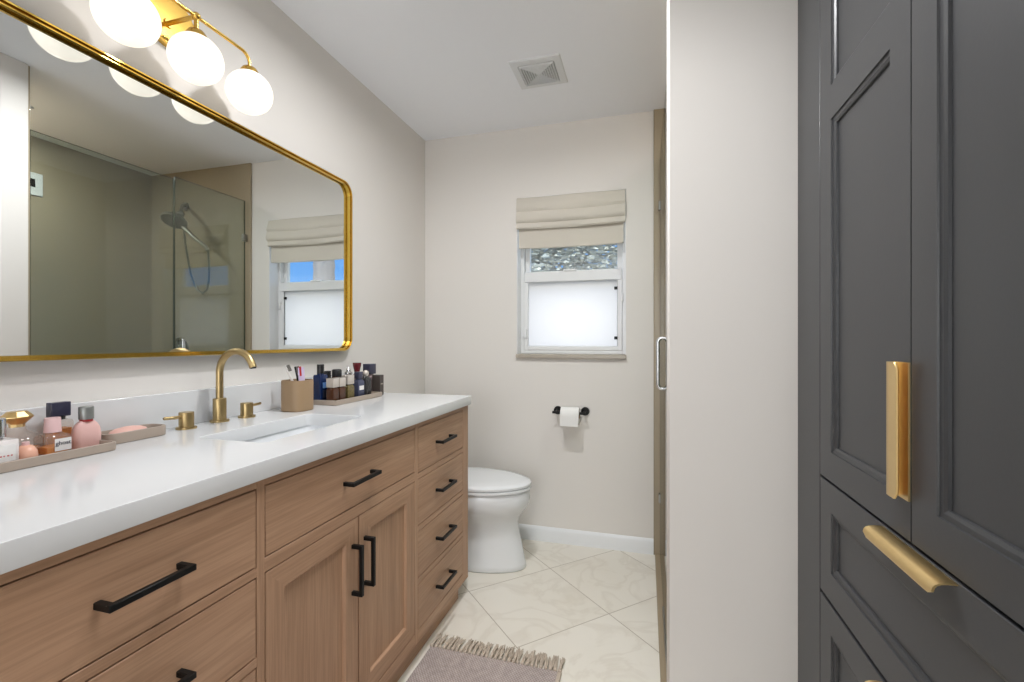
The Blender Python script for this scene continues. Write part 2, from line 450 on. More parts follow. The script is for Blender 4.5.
def text_mesh(txt, size, loc, ux, uy, depth=0.0003):
    """letters standing on a surface; ux = reading direction, uy = up"""
    cu = bpy.data.curves.new('tmp', 'FONT'); cu.body = txt; cu.size = size; cu.extrude = depth
    cu.align_x = 'CENTER'; cu.align_y = 'CENTER'
    o = bpy.data.objects.new('tmp', cu)
    me = bpy.data.meshes.new_from_object(o)
    s = BM(); s.from_mesh(me)
    ux = Vector(ux).normalized(); uy = Vector(uy).normalized(); uz = ux.cross(uy)
    mt = Matrix((ux, uy, uz)).transposed().to_4x4(); mt.translation = Vector(loc)
    bmesh.ops.transform(s, matrix=mt, verts=s.verts)
    bpy.data.objects.remove(o); bpy.data.curves.remove(cu); bpy.data.meshes.remove(me)
    return s

def rect_yz(x, y0, y1, z0, z1, i=0.0):
    return [(x, y0 + i, z0 + i), (x, y1 - i, z0 + i), (x, y1 - i, z1 - i), (x, y0 + i, z1 - i)]

def panel_front(bm, xb, xf, y0, y1, z0, z1, stile, prof, bev=0.001):
    """shaker front in a plane x = const; xb back, xf front; prof = [(inset past stile, depth behind face)]"""
    sgn = 1 if xf > xb else -1
    rings = [rect_yz(xb, y0, y1, z0, z1), rect_yz(xf - sgn * bev, y0, y1, z0, z1), rect_yz(xf, y0, y1, z0, z1, bev)]
    rings += [rect_yz(xf - sgn * d, y0, y1, z0, z1, stile + i) for i, d in prof]
    return loft(bm, rings)

# ================================================================== THE ROOM
XR = 2.34           # shower wall / right wall
b = BM(); box(b, -0.1, 2.5, YB, D, -0.08, 0.0); struct('floor', b, 'floor', smooth=False)
b = BM(); box(b, -0.1, 2.5, YB, D + 0.1, H, H + 0.1); struct('ceiling', b, 'ceiling', smooth=False)
b = BM(); box(b, -0.1, 0.0, YB, D, 0, H); struct('wall_left', b, 'wall', smooth=False)
b = BM(); box(b, -0.1, 2.5, YB - 0.1, YB, 0, H); struct('wall_back', b, 'wall', smooth=False)
b = BM(); box(b, XR, 2.5, YB, D, 0, H); struct('wall_right', b, ['wall'], smooth=False)

WX0, WX1, WZ0, WZ1 = 0.602, 1.236, 1.094, 2.024
WT = 0.16
b = BM()
box(b, -0.1, WX0, D, D + WT, -0.08, H)
box(b, WX1, 2.5, D, D + WT, -0.08, H)
box(b, WX0, WX1, D, D + WT, WZ1, H)
box(b, WX0, WX1, D, D + WT, -0.08, WZ0 - 0.023)
struct('wall_far', b, 'wall', smooth=False)

# shower tile linings and floor
TX = 1.384
b = BM(); box(b, TX + 0.004, XR, D - 0.012, D, 0, H); struct('wall_shower_far', b, 'shower_tile', smooth=False)
b = BM(); box(b, XR - 0.012, XR, 1.43, D - 0.012, 0, H); struct('wall_shower_right', b, 'shower_tile', smooth=False)
b = BM(); box(b, 1.415, XR - 0.012, 1.43, 1.442, 0, H); struct('wall_shower_near', b, 'shower_tile', smooth=False)
b = BM(); box(b, TX, TX + 0.006, D - 0.014, D, 0, H, 0.002); struct('trim_1', b, 'shower_tile')
b = BM(); box(b, 1.39, XR - 0.012, 1.442, D - 0.012, 0, 0.008, 0.002); struct('floor_shower', b, 'shower_floor')
# partition between shower and tall cabinet
b = BM(); box(b, 1.40, XR, 1.33, 1.43, 0, H, 0.004); struct('wall_partition', b, 'wall')
# base board
b = BM()
prof = [(0, 0), (0.014, 0), (0.014, 0.066), (0.011, 0.074), (0.006, 0.080), (0.004, 0.083), (0, 0.083)]
loft(b, [[(x, D - d, z) for d, z in prof] for x in (0.0, TX)])
struct('baseboard_far', b, 'trim', smooth=True)

# window
w = bpy.data.objects.new('window_1', None); COL.objects.link(w); w.location = (0.919, D + 0.1, WZ0); w['kind'] = 'structure'
FY0, FY1 = D + 0.085, D + 0.135
def ring_frame(bm, x0, x1, z0, z1, t, y0, y1, bev=0.003):
    box(bm, x0, x0 + t, y0, y1, z0, z1, bev); box(bm, x1 - t, x1, y0, y1, z0, z1, bev)
    box(bm, x0 + t - bev, x1 - t + bev, y0, y1, z0, z0 + t, bev); box(bm, x0 + t - bev, x1 - t + bev, y0, y1, z1 - t, z1, bev)
b = BM(); ring_frame(b, WX0, WX1, WZ0, WZ1, 0.024, FY0, FY1 + 0.02)
obj('window_frame', b, 'vinyl', w)
b = BM(); ring_frame(b, 0.626, 1.212, 1.500, 2.0, 0.03, FY0 + 0.03, FY1 + 0.01)
up = obj('upper_sash', b, 'vinyl', w)
b = BM(); box(b, 0.654, 1.184, FY0 + 0.047, FY0 + 0.051, 1.528, 1.972); obj('clear_pane', b, 'pane', up)
b = BM(); ring_frame(b, 0.626, 1.212, 1.116, 1.575, 0.026, FY0 - 0.004, FY0 + 0.028)
box(b, 0.63, 1.208, FY0 - 0.008, FY0 + 0.022, 1.528, 1.592, 0.004)
box(b, 0.87, 0.95, FY0 - 0.014, FY0 + 0.01, 1.588, 1.600, 0.003)
lo = obj('lower_sash', b, 'vinyl', w)
b = BM(); box(b, 0.648, 1.19, FY0 + 0.010, FY0 + 0.014, 1.138, 1.532); obj('frosted_pane', b, 'frost', lo)
b = BM(); box(b, 1.1835, 1.1875, FY0 + 0.004, FY0 + 0.0098, 1.143, 1.527); obj('pane_gap_shade', b, 'cap_grey', lo)  # dark strip standing in for the shaded gap beside the pane
for z in (1.19, 1.48):
    b = BM(); box(b, 1.166, 1.187, FY0 - 0.001, FY0 + 0.009, z - 0.009, z + 0.009, 0.002); obj('pane_clip', b, 'black', lo)
b = BM(); box(b, 1.206, 1.218, FY0 - 0.018, FY0, 1.40, 1.45, 0.003); box(b, 0.626, 0.644, FY0 - 0.018, FY0, 1.19, 1.245, 0.003); obj('sash_latch', b, 'vinyl', lo)
b = BM()
box(b, WX0, WX0 + 0.004, D + 0.002, FY0 + 0.01, WZ0, WZ1); box(b, WX1 - 0.004, WX1, D + 0.002, FY0 + 0.01, WZ0, WZ1); box(b, WX0, WX1, D + 0.002, FY0 + 0.01, WZ1 - 0.004, WZ1)
obj('window_lining', b, 'vinyl', w, smooth=False)
b = BM(); box(b, WX0 - 0.001, WX1 + 0.002, D - 0.022, D + 0.1, WZ0 - 0.023, WZ0, 0.003); obj('window_sill', b, 'sill', w)

w2 = bpy.data.objects.new('back_fill_frame', None); COL.objects.link(w2); w2.location = (1.1, YB, 0.4); w2['kind'] = 'structure'  # made-up frame on the unseen back wall, around the fill light
b = BM(); ring_frame(b, 0.04, 2.16, 0.34, 2.36, 0.06, YB + 0.0005, YB + 0.05)
obj('window_frame', b, 'vinyl', w2)  # frame of the added fill light only, no opening behind it

# ------------------------------------------------------------------ out of the window
b = BM(); box(b, -30, 30, D + WT + 0.3, 40, -0.4, -0.3); struct('ground_outside', b, 'ground', smooth=False)

def leaves(bm, c, rad, n, size):
    for _ in range(n):
        while True:
            v = Vector((random.uniform(-1, 1), random.uniform(-1, 1), random.uniform(-1, 1)))
            if v.length <= 1: break
        p = Vector(c) + Vector((v.x * rad[0], v.y * rad[1], v.z * rad[2]))
        s = size * random.uniform(0.6, 1.3)
        q = Matrix.Rotation(random.uniform(0, 6.3), 3, 'Z') @ Matrix.Rotation(random.uniform(-1.2, 1.2), 3, 'X')
        pts = [Vector((-0.5, 0, 0)), Vector((0, 0.22, 0.03)), Vector((0.5, 0, -0.06)), Vector((0, -0.22, 0.03))]
        bm.faces.new([bm.verts.new(p + q @ (t * s)) for t in pts])

t = thing('leafy_tree', 'grey-green leafy tree seen through the clear upper window pane', 'tree', (-0.2, 7.6, -0.3))
b = BM(); tube(b, [(-0.45, 7.6, -0.3), (-0.42, 7.6, 0.8), (-0.5, 7.6, 2.0), (-0.3, 7.6, 2.9)], [0.16, 0.13, 0.10, 0.05]); obj('trunk', b, 'bark', t)
b = BM(); leaves(b, (-0.1, 7.6, 2.7), (1.5, 0.9, 0.95), 12000, 0.12); o = obj('foliage', b, 'leaf', t, smooth=False)
t = thing('palm_trunk', 'thick grey palm trunk against the blue sky in the mirror', 'tree', (4.96, 8.0, -0.3))
b = BM()
pp = []
for i in range(41):
    z = -0.3 + i * 0.12
    pp.append(z)
loft(b, [circ(4.96, 8.0, z, 0.20 + (0.012 if i % 2 else 0.0), 20) for i, z in enumerate(pp)])
obj('stem', b, 'bark', t)
b = BM()
for k in range(14):
    a = k * 2 * pi / 14 + 0.2
    dx, dy = cos(a), sin(a)
    px = Vector((-dy, dx, 0))
    spine = [Vector((4.96 + dx * s * 1.7, 8.0 + dy * s * 1.7, 4.45 + 0.7 * s - 1.3 * s * s)) for s in [j / 8 for j in range(9)]]
    for j in range(1, 9):
        for sd in (-1, 1):
            p0 = spine[j]; L_ = 0.5 * (1 - abs(j / 8 - 0.4))
            tip = p0 + px * sd * L_ + Vector((dx * 0.2, dy * 0.2, -0.25))
            p1 = spine[j - 1] * 0.4 + p0 * 0.6
            b.faces.new([b.verts.new(q) for q in (p1, p0, tip)])
obj('fronds', b, 'leaf', t, smooth=False)
t = thing('low_shrub', 'low pale shrub just above the window rail in the mirror', 'shrub', (5.2, 6.6, -0.3))
b = BM(); leaves(b, (5.2, 6.6, 0.52), (1.3, 0.45, 1.10), 1500, 0.2); obj('foliage', b, 'leaf', t, smooth=False)
b = BM(); tube(b, [(5.2, 6.6, -0.3), (5.22, 6.6, 0.6)], [0.05, 0.03]); obj('stem', b, 'bark', t)

# ================================================================== VANITY
VY0, VY1 = 0.266, 2.009
XF = 0.55
van = thing('vanity_cabinet', 'long oak bathroom vanity with black pulls along the left wall', 'cabinet', (0.28, 1.137, 0))
b = BM()
box(b, XF - 0.034, XF - 0.022, VY0 + 0.018, VY1 - 0.018, 0.08, 0.879)
box(b, 0.012, 0.024, VY0 + 0.018, VY1 - 0.018, 0.08, 0.879)
box(b, 0.024, XF - 0.034, VY0 + 0.018, VY1 - 0.018, 0.08, 0.098)
for yy in (0.805, 1.505): box(b, 0.024, XF - 0.034, yy - 0.008, yy + 0.008, 0.098, 0.70)
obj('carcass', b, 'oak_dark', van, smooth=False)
b = BM(); box(b, 0.012, XF - 0.0205, VY1 - 0.018, VY1, 0.08, 0.879, 0.001); obj('side_panel', b, 'oak_v', van)
b = BM(); box(b, 0.012, XF - 0.0205, VY0, VY0 + 0.018, 0.08, 0.879, 0.001); obj('side_panel', b, 'oak_v', van)
b = BM(); box(b, 0.012, 0.521, VY0 + 0.002, 1.962, 0.0, 0.082, 0.001); obj('toe_kick', b, 'oak_h', van)
STL = [(VY0, 0.326), (0.794, 0.815), (1.494, 1.517), (1.948, VY1)]
BANK = [(0.326, 0.794), (1.517, 1.948)]
ROWS = [(0.692, 0.860), (0.502, 0.672), (0.312, 0.482), (0.122, 0.292)]
b = BM()
for y0, y1 in STL: box(b, XF - 0.02, XF, y0, y1, 0.08, 0.879, 0.0008, mi=1)
for y0, y1 in BANK + [(0.815, 1.494)]:
    box(b, XF - 0.02, XF, y0, y1, 0.86, 0.879, 0.0008); box(b, XF - 0.02, XF, y0, y1, 0.08, 0.122, 0.0008)
for y0, y1 in BANK:
    for r in range(3): box(b, XF - 0.02, XF, y0, y1, ROWS[r + 1][1], ROWS[r][0], 0.0008)
box(b, XF - 0.02, XF, 0.815, 1.494, 0.672, 0.703, 0.0008)
obj('face_frame', b, ['oak_h', 'oak_v'], van)

def pull(parent, c, axis, x=XF, L=0.138):
    """black square-section bar pull on two feet"""
    bm = BM(); h = L / 2; s = 0.0055
    if axis == 'y':
        box(bm, x + 0.024, x + 0.034, c[0] - h, c[0] + h, c[1] - s, c[1] + s, 0.001)
        for e_ in (-1, 1):
            yy = c[0] + e_ * (h - s); box(bm, x - 0.002, x + 0.026, yy - s, yy + s, c[1] - s, c[1] + s, 0.001)
    else:
        box(bm, x + 0.024, x + 0.034, c[0] - s, c[0] + s, c[1] - h, c[1] + h, 0.001)
        for e_ in (-1, 1):
            zz = c[1] + e_ * (h - s); box(bm, x - 0.002, x + 0.026, c[0] - s, c[0] + s, zz - s, zz + s, 0.001)
    return obj('pull', bm, 'black', parent)

G = 0.0028
def drawer(y0, y1, z0, z1, L=0.138):
    bm = BM(); box(bm, XF - 0.018, XF, y0 + G, y1 - G, z0 + G, z1 - G, 0.0012)
    o = obj('drawer', bm, 'oak_h', van)
    pull(o, ((y0 + y1) / 2, (z0 + z1) / 2), 'y', L=L)
for y0, y1 in BANK:
    for z0, z1 in ROWS: drawer(y0, y1, z0, z1)
drawer(0.815, 1.494, 0.703, 0.860)
DM = 1.1565
for y0, y1, hy in ((0.815, DM, DM - 0.029), (DM, 1.494, DM + 0.029)):
    bm = BM()
    panel_front(bm, XF - 0.018, XF, y0 + G, y1 - G, 0.122 + G, 0.672 - G, 0.055, [(0, 0.0), (0.002, 0.002), (0.004, 0.010)])
    bm.faces.ensure_lookup_table()
    for f in bm.faces:
        c = f.calc_center_median()
        rail = (c.z < 0.19 or c.z > 0.61) and (y0 + 0.06 < c.y < y1 - 0.06)
        f.material_index = 0 if rail else 1
    o = obj('door', bm, ['oak_h', 'oak_v'], van)
    pull(o, (hy, 0.53), 'z', L=0.142)

# ------------------------------------------------------------------ worktop, basin
CT = 0.92
top = thing('countertop', 'white quartz vanity worktop with low backsplash', 'countertop', (0.28, 1.137, 0.88))
hole = rrect(0.325, 1.143, 0, 0.112, 0.212, 0.022, 4)
b = BM(); poly_slab(b, [(0.001, 0.262), (0.566, 0.262), (0.566, 2.007), (0.001, 2.007)], [hole], 0.88, CT, 0.0015)
obj('slab', b, 'quartz', top)
b = BM(); box(b, 0.001, 0.021, 0.262, 2.007, CT - 0.0002, 1.022, 0.0015); obj('backsplash', b, 'quartz', top)
sk = thing('undermount_sink', 'white rectangular basin under the worktop cutout', 'sink', (0.325, 1.143, 0.74))
b = BM()
prof = [(0.0, 0.0, 0.8795, 0.030), (0.003, 0.003, 0.86, 0.03), (0.008, 0.008, 0.80, 0.035), (0.016, 0.018, 0.765, 0.045), (0.035, 0.04, 0.752, 0.045), (0.07, 0.13, 0.748, 0.03), (0.09, 0.185, 0.746, 0.02)]
loft(b, [rrect(0.325, 1.143, z, 0.116 - a, 0.216 - c, r, 5) for a, c, z, r in prof], cap0=False)
outer = [(-0.012, -0.012, 0.8795, 0.03), (-0.010, -0.010, 0.79, 0.04), (0.02, 0.02, 0.738, 0.05)]
loft(b, [rrect(0.325, 1.143, z, 0.116 - a, 0.216 - c, r, 5) for a, c, z, r in outer], cap0=False)
r0 = rrect(0.325, 1.143, 0.8795, 0.116, 0.216, 0.03, 5); r1 = rrect(0.325, 1.143, 0.8795, 0.128, 0.228, 0.03, 5)
loft(b, [r0, r1], False, False)
obj('basin', b, 'porcelain', sk)
b = BM(); lathe(b, 0.325, 1.143, [(0.026, 0.7465), (0.027, 0.7485), (0.020, 0.750), (0.014, 0.7485), (0.012, 0.747)]); obj('drain', b, 'brass', sk)

# ------------------------------------------------------------------ tap and its two handles
FX, FY = 0.060, 1.141
fa = thing('faucet_spout', 'tall brushed brass gooseneck spout behind the basin', 'faucet', (FX, FY, CT))
b = BM(); lathe(b, FX, FY, [(0.0265, CT), (0.0272, CT + 0.003), (0.0265, CT + 0.006), (0.021, CT + 0.0065)]); obj('base_ring', b, 'brass', fa)
b = BM(); lathe(b, FX, FY, [(0.0187, CT + 0.006), (0.0187, 0.991), (0.0178, 0.993), (0.0105, 0.9935)]); obj('body', b, 'brass', fa)
b = BM()
R = 0.066; zc = 1.074
pts = [(FX, FY, 0.985), (FX, FY, 1.02), (FX, FY, 1.05)]
for k in range(0, 25):
    a = pi - k * (pi - radians(24)) / 24
    pts.append((FX + R + R * cos(a), FY, zc + R * sin(a)))
pts.append((pts[-1][0] + 0.004, FY, pts[-1][2] - 0.010))
tube(b, pts, 0.0104, 20); obj('neck', b, 'brass', fa)
b = BM(); p = pts[-1]; tube(b, [(p[0], FY, p[2] + 0.001), (p[0] + 0.0006, FY, p[2] - 0.003)], 0.0080, 18); obj('aerator', b, 'cap_black', fa)
def tap_handle(y, sgn, label):
    x = 0.072
    th = thing('tap_handle', label, 'faucet handle', (x, y, CT), 'brass tap handles beside the spout')
    bm = BM(); lathe(bm, x, y, [(0.0255, CT), (0.0262, CT + 0.003), (0.0255, CT + 0.006), (0.019, CT + 0.0065)]); obj('base_ring', bm, 'brass', th)
    bm = BM(); lathe(bm, x, y, [(0.0188, CT + 0.006), (0.0188, CT + 0.046), (0.018, CT + 0.048)]); obj('body', bm, 'brass', th)
    bm = BM(); tube(bm, [(x, y + sgn * 0.012, CT + 0.036), (x - 0.002 * sgn, y + sgn * 0.038, CT + 0.037), (x - 0.004, y + sgn * 0.060, CT + 0.038), (x - 0.004, y + sgn * 0.063, CT + 0.038)], [0.0046, 0.0046, 0.0046, 0.003], 12); obj('lever', bm, 'brass', th)
tap_handle(1.022, -1, 'brass tap handle between soap dish and spout, lever to the left')
tap_handle(1.232, 1, 'brass tap handle between spout and toothbrush cup, lever to the right')

# ------------------------------------------------------------------ mirror and lamp above
MY0, MY1, MZ0, MZ1, MF = 0.43, 1.864, 1.128, 1.899, 0.034
def rr_yz(x, inset, r, k=8):
    cy, cz = (MY0 + MY1) / 2, (MZ0 + MZ1) / 2
    pts = rrect(cy, cz, 0, (MY1 - MY0) / 2 - inset, (MZ1 - MZ0) / 2 - inset, max(r - inset, 0.004), k)
    return [(x, p[0], p[1]) for p in pts]
mi_ = thing('wall_mirror', 'large rounded-corner mirror in a gold frame over the vanity', 'mirror', (0, (MY0 + MY1) / 2, MZ0))
b = BM()
RC = 0.06
loft(b, [rr_yz(0.002, 0, RC), rr_yz(MF - 0.001, 0, RC), rr_yz(MF, 0.001, RC), rr_yz(MF, 0.0050, RC), rr_yz(MF - 0.011, 0.0052, RC), rr_yz(MF - 0.011, 0.0075, RC), rr_yz(MF - 0.006, 0.0078, RC), rr_yz(MF - 0.006, 0.0118, RC), rr_yz(0.0200, 0.012, RC), rr_yz(0.0195, 0.0050, RC), rr_yz(0.011, 0.0050, RC)], False, False)
obj('frame', b, 'gold', mi_)
b = BM(); b.faces.new([b.verts.new(p) for p in rr_yz(0.012, 0.0045, RC)]); loft(b, [rr_yz(0.012, 0.0045, RC), rr_yz(0.004, 0.0045, RC)], False, True); obj('mirror_glass', b, 'mirror', mi_, smooth=False)

LX, LZ = 0.122, 2.088
GY = [0.829, 1.011, 1.194]
vl = thing('vanity_light', 'brass wall lamp with three lit opal globes above the mirror', 'wall lamp', (0, GY[1], 2.0))
b = BM()
loft(b, [[(x, GY[1] + 0.012 + r * cos(2 * pi * i / 40), LZ + 0.012 + r * sin(2 * pi * i / 40)) for i in range(40)] for x, r in ((0.001, 0.075), (0.016, 0.075), (0.019, 0.072))])
obj('backplate', b, 'lamp_brass', vl)
b = BM(); disc_x(b, 0.018, 0.024, GY[1], LZ, 0.013); tube(b, [(0.02, GY[1], LZ), (LX, GY[1], LZ)], 0.0062); obj('arm', b, 'lamp_brass', vl)
b = BM()
rb = 0.03
pts = [(LX, GY[2], 2.045)]
for k in range(9):
    a = k * pi / 16; pts.append((LX, GY[2] - rb + rb * cos(a), LZ - rb + rb * sin(a)))
for k in range(9):
    a = pi / 2 + k * pi / 16; pts.append((LX, GY[0] + rb + rb * cos(a), LZ - rb + rb * sin(a)))
pts.append((LX, GY[0], 2.045))
tube(b, pts, 0.0050); obj('bar', b, 'lamp_brass', vl)
b = BM(); sphere(b, (LX, GY[1], LZ), 0.0115, 16, 10); tube(b, [(LX, GY[1], LZ), (LX, GY[1], 2.045)], 0.0062); obj('stem', b, 'lamp_brass', vl)
for y in GY:
    b = BM(); lathe(b, LX, y, [(0.009, 2.050), (0.020, 2.045), (0.026, 2.036), (0.027, 2.027)]); obj('holder', b, 'lamp_brass', vl)
    b = BM(); sphere(b, (LX, y, 1.967), 0.068, 40, 24, 0.97); obj('globe', b, 'globe', vl)

# ================================================================== THINGS ON THE WORKTOP
def tray(name, label, x0, x1, y0, y1, h, wall, rad, m, cat='tray'):
    bm = BM(); cx, cy, hx, hy = (x0 + x1) / 2, (y0 + y1) / 2, (x1 - x0) / 2, (y1 - y0) / 2
    z = CT + 0.0005
    rings = [rrect(cx, cy, z, hx - 0.002, hy - 0.002, rad), rrect(cx, cy, z + 0.002, hx, hy, rad), rrect(cx, cy, z + h - 0.001, hx, hy, rad), rrect(cx, cy, z + h, hx - 0.001, hy - 0.001, rad),
             rrect(cx, cy, z + h, hx - wall, hy - wall, rad), rrect(cx, cy, z + h - 0.001, hx - wall - 0.0005, hy - wall - 0.0005, rad), rrect(cx, cy, z + 0.005, hx - wall - 0.001, hy - wall - 0.001, rad)]
    loft(bm, rings)
    return tag(obj(name, bm, m), label, cat)
tray('vanity_tray', 'greige tray holding six perfume bottles at the left end of the worktop', 0.025, 0.168, 0.42, 0.778, 0.020, 0.004, 0.008, 'greige')
tray('vanity_tray', 'slim greige tray packed with perfume bottles beside the tan cup', 0.045, 0.188, 1.538, 1.868, 0.020, 0.004, 0.004, 'greige')
sd = tray('soap_dish', 'shallow greige soap dish between pink bottle and tap handle', 0.034, 0.106, 0.800, 0.948, 0.026, 0.005, 0.022, 'greige', 'soap dish')
b = BM()
loft(b, [circ(0.070, 0.868, z, 0.024 * s, 28, 0.046 * s) for z, s in ((CT + 0.0062, 0.80), (CT + 0.012, 0.97), (CT + 0.019, 1.0), (CT + 0.026, 0.90), (CT + 0.031, 0.66), (CT + 0.034, 0.3))])
tag(obj('soap_bar', b, 'soap'), 'pale pink oval soap lying in the greige dish', 'soap')

BASE = CT + 0.006       # inside a tray
def ringf(shape, cx, cy, z, hx, hy, r):
    return circ(cx, cy, z, hx, 28, hy) if shape == 'round' else rrect(cx, cy, z, hx, hy, r, 4)
def bottle(label, cx, cy, shape, hx, hy, r, prof, m, cap, cap_m, group, liquid=None, label_m=None, collar=None, base=BASE, name='perfume_bottle'):
    """prof = [(z above base, scale)] of the body; cap = (shape, hx, hy, [(z, scale)])"""
    t = thing(name, label, 'bottle', (cx, cy, base), group)
    bm = BM(); loft(bm, [ringf(shape, cx, cy, base + z, hx * s, hy * s, r * s) for z, s in prof]); body = obj('body', bm, m, t)
    if liquid:
        z1, lm = liquid
        bm = BM(); k = 0.86
        loft(bm, [ringf(shape, cx, cy, base + z, hx * k, hy * k, r * k) for z in (0.006, z1)]); obj('perfume', bm, lm, t)
    if collar:
        cs, ch, cz0, cz1, cm = collar
        bm = BM(); loft(bm, [circ(cx, cy, base + z, cs) for z in (cz0, cz1)]); obj('collar', bm, cm, t)
    sh, chx, chy, cp = cap
    bm = BM(); loft(bm, [ringf(sh, cx, cy, base + z, chx * s, chy * s, 0.003) for z, s in cp]); obj('cap', bm, cap_m, t)
    return t, body
def sticker(t, x, y0, y1, z0, z1, m):
    """a label on the +x face of a bottle"""
    bm = BM(); box(bm, x, x + 0.0006, y0, y1, z0, z1)
    return obj('label', bm, m, t, smooth=False)
def sticker_y(t, y, x0, x1, z0, z1, m):
    bm = BM(); box(bm, x0, x1, y - 0.0006, y, z0, z1)
    return obj('label', bm, m, t, smooth=False)

GL = 'perfume bottles on the left tray'
# 1 milky white square bottle at the picture's left edge
t, _ = bottle('milky white square perfume bottle with chrome cap, leftmost on the tray', 0.118, 0.587, 'rect', 0.030, 0.027, 0.004,
    [(0, 0.96), (0.002, 1), (0.050, 1), (0.053, 0.95), (0.053, 0.4), (0.058, 0.38)], 'white_glass', ('round', 0.0195, 0.0195, [(0.058, 1), (0.092, 1), (0.094, 0.93)]), 'chrome', GL)
l = sticker(t, 0.148, 0.563, 0.607, BASE + 0.012, BASE + 0.044, 'label_white')
b = BM()
for k, wd in enumerate((2.2, 1.6, 2.6, 1.2, 2.0, 1.5)):
    y_ = 0.572 + k * 0.0056; box(b, 0.1486, 0.1489, y_, y_ + wd * 0.001 + 0.001, BASE + 0.0215, BASE + 0.0240)
obj('lettering', b, 'ink_red', l, smooth=False)
# 2 round bottle with faceted gold cap
t, _ = bottle('clear round perfume bottle with faceted gold stopper', 0.072, 0.648, 'round', 0.040, 0.040, 0.01,
    [(0, 0.9), (0.003, 1), (0.038, 1), (0.048, 0.82), (0.056, 0.46), (0.060, 0.36), (0.066, 0.36)], 'clear',
    ('round', 0.030, 0.030, [(0.066, 0.48), (0.070, 0.5), (0.074, 0.62), (0.086, 1.0), (0.088, 1.0), (0.098, 0.62), (0.099, 0.6)]), 'satin_brass', GL, liquid=(0.020, 'amber'))
for ch in t.children:
    if ch.name.startswith('cap'):
        me = ch.data
        bm = BM(); loft(bm, [[(0.025 * s * cos(2 * pi * i / 8 + 0.3), 0.025 * s * sin(2 * pi * i / 8 + 0.3), z) for i in range(8)] for z, s in [(0.066, 0.48), (0.072, 0.5), (0.086, 1.0), (0.088, 1.0), (0.098, 0.62)]])
        bmesh.ops.recalc_face_normals(bm, faces=list(bm.faces))
        bm.to_mesh(me); bm.free()
        for p_ in me.polygons: p_.use_smooth = False
# 3 small peach dome bottle
t, _ = bottle('small rounded peach bottle in front of the gold-stoppered bottle', 0.126, 0.634, 'round', 0.021, 0.018, 0.01,
    [(0, 0.85), (0.003, 0.98), (0.012, 1), (0.022, 0.93), (0.030, 0.70), (0.034, 0.42)], 'peach', ('round', 0.006, 0.006, [(0.033, 1), (0.040, 1), (0.041, 0.8)]), 'pink_cap', GL)
# 4 square amber bottle with pink cap and white label
t, _ = bottle('square amber perfume bottle with pale pink cap and white label', 0.113, 0.686, 'rect', 0.021, 0.023, 0.004,
    [(0, 0.97), (0.002, 1), (0.038, 1), (0.043, 0.92), (0.047, 0.62), (0.049, 0.5), (0.051, 0.5)], 'clear', ('round', 0.0145, 0.0145, [(0.050, 1.0), (0.079, 0.92), (0.081, 0.88)]), 'pink_cap', GL, liquid=(0.021, 'amber'))
l = sticker(t, 0.1342, 0.678, 0.7075, BASE + 0.011, BASE + 0.037, 'label_white')
s = text_mesh('ghost', 0.0125, (0.1351, 0.6928, BASE + 0.027), (0, 1, 0), (0, 0, 1)); obj('lettering', s, 'ink', l, smooth=False)
# 5 bottle with square black cap
t, _ = bottle('pinkish amber perfume bottle with wide black cap, at the back of the tray', 0.058, 0.728, 'rect', 0.015, 0.022, 0.004,
    [(0, 0.97), (0.002, 1), (0.060, 1), (0.066, 0.9), (0.069, 0.5), (0.076, 0.5)], 'clear', ('rect', 0.010, 0.019, [(0.075, 0.98), (0.0765, 1), (0.106, 1), (0.107, 0.97)]), 'cap_navy', GL, liquid=(0.048, 'amber'), collar=(0.011, 0, 0.068, 0.077, 'cap_black'))
# 6 pink frosted flat bottle
t, _ = bottle('pink frosted perfume bottle with grey cap at the right end of the tray', 0.104, 0.754, 'rect', 0.013, 0.028, 0.011,
    [(0, 0.90), (0.002, 0.96), (0.030, 1.0), (0.046, 0.92), (0.056, 0.74), (0.063, 0.48), (0.064, 0.42)], 'pink_frost', ('round', 0.0138, 0.0138, [(0.067, 1), (0.094, 1), (0.0955, 0.93)]), 'cap_grey', GL, collar=(0.012, 0, 0.062, 0.068, 'red'))

# cup with brushes
CX, CY = 0.124, 1.405
b = BM()
cz = CT + 0.0003
rings = [rrect(CX, CY, cz, 0.043, 0.046, 0.030, 8), rrect(CX, CY, cz + 0.003, 0.046, 0.049, 0.032, 8), rrect(CX, CY, 1.029, 0.046, 0.049, 0.032, 8), rrect(CX, CY, 1.031, 0.045, 0.048, 0.031, 8),
         rrect(CX, CY, 1.031, 0.0425, 0.0455, 0.029, 8), rrect(CX, CY, 1.029, 0.042, 0.045, 0.029, 8), rrect(CX, CY, cz + 0.006, 0.041, 0.044, 0.028, 8)]
loft(b, rings)
tag(obj('toothbrush_cup', b, 'tan_cup'), 'tan rounded-square cup holding toothbrushes beside the basin', 'cup')
def brush(label, p0, p1, m_handle, m_head):
    t = thing('toothbrush', label, 'toothbrush', p0, 'toothbrushes in the tan cup')
    p0, p1 = Vector(p0), Vector(p1); d = (p1 - p0).normalized()
    bm = BM(); tube(bm, [p0, p0 + (p1 - p0) * 0.5, p0 + (p1 - p0) * 0.8, p1], [0.0048, 0.0052, 0.0036, 0.0040], 10); obj('handle', bm, m_handle, t)
    bm = BM()
    for k in range(4):
        q = p1 - d * (0.004 + 0.006 * k); tube(bm, [q, q + Vector((0.012, 0.004, 0.004))], 0.0032, 8)
    obj('bristles', bm, m_head, t)
brush('white toothbrush with grey bristles, leaning left in the cup', (0.14, 1.42, CT + 0.0075), (0.080, 1.395, 1.083), 'brush_white', 'bristle')
brush('dark toothbrush leaning back between white toothbrush and lilac tube', (0.125, 1.435, CT + 0.0075), (0.105, 1.415, 1.078), 'cap_black', 'bristle')
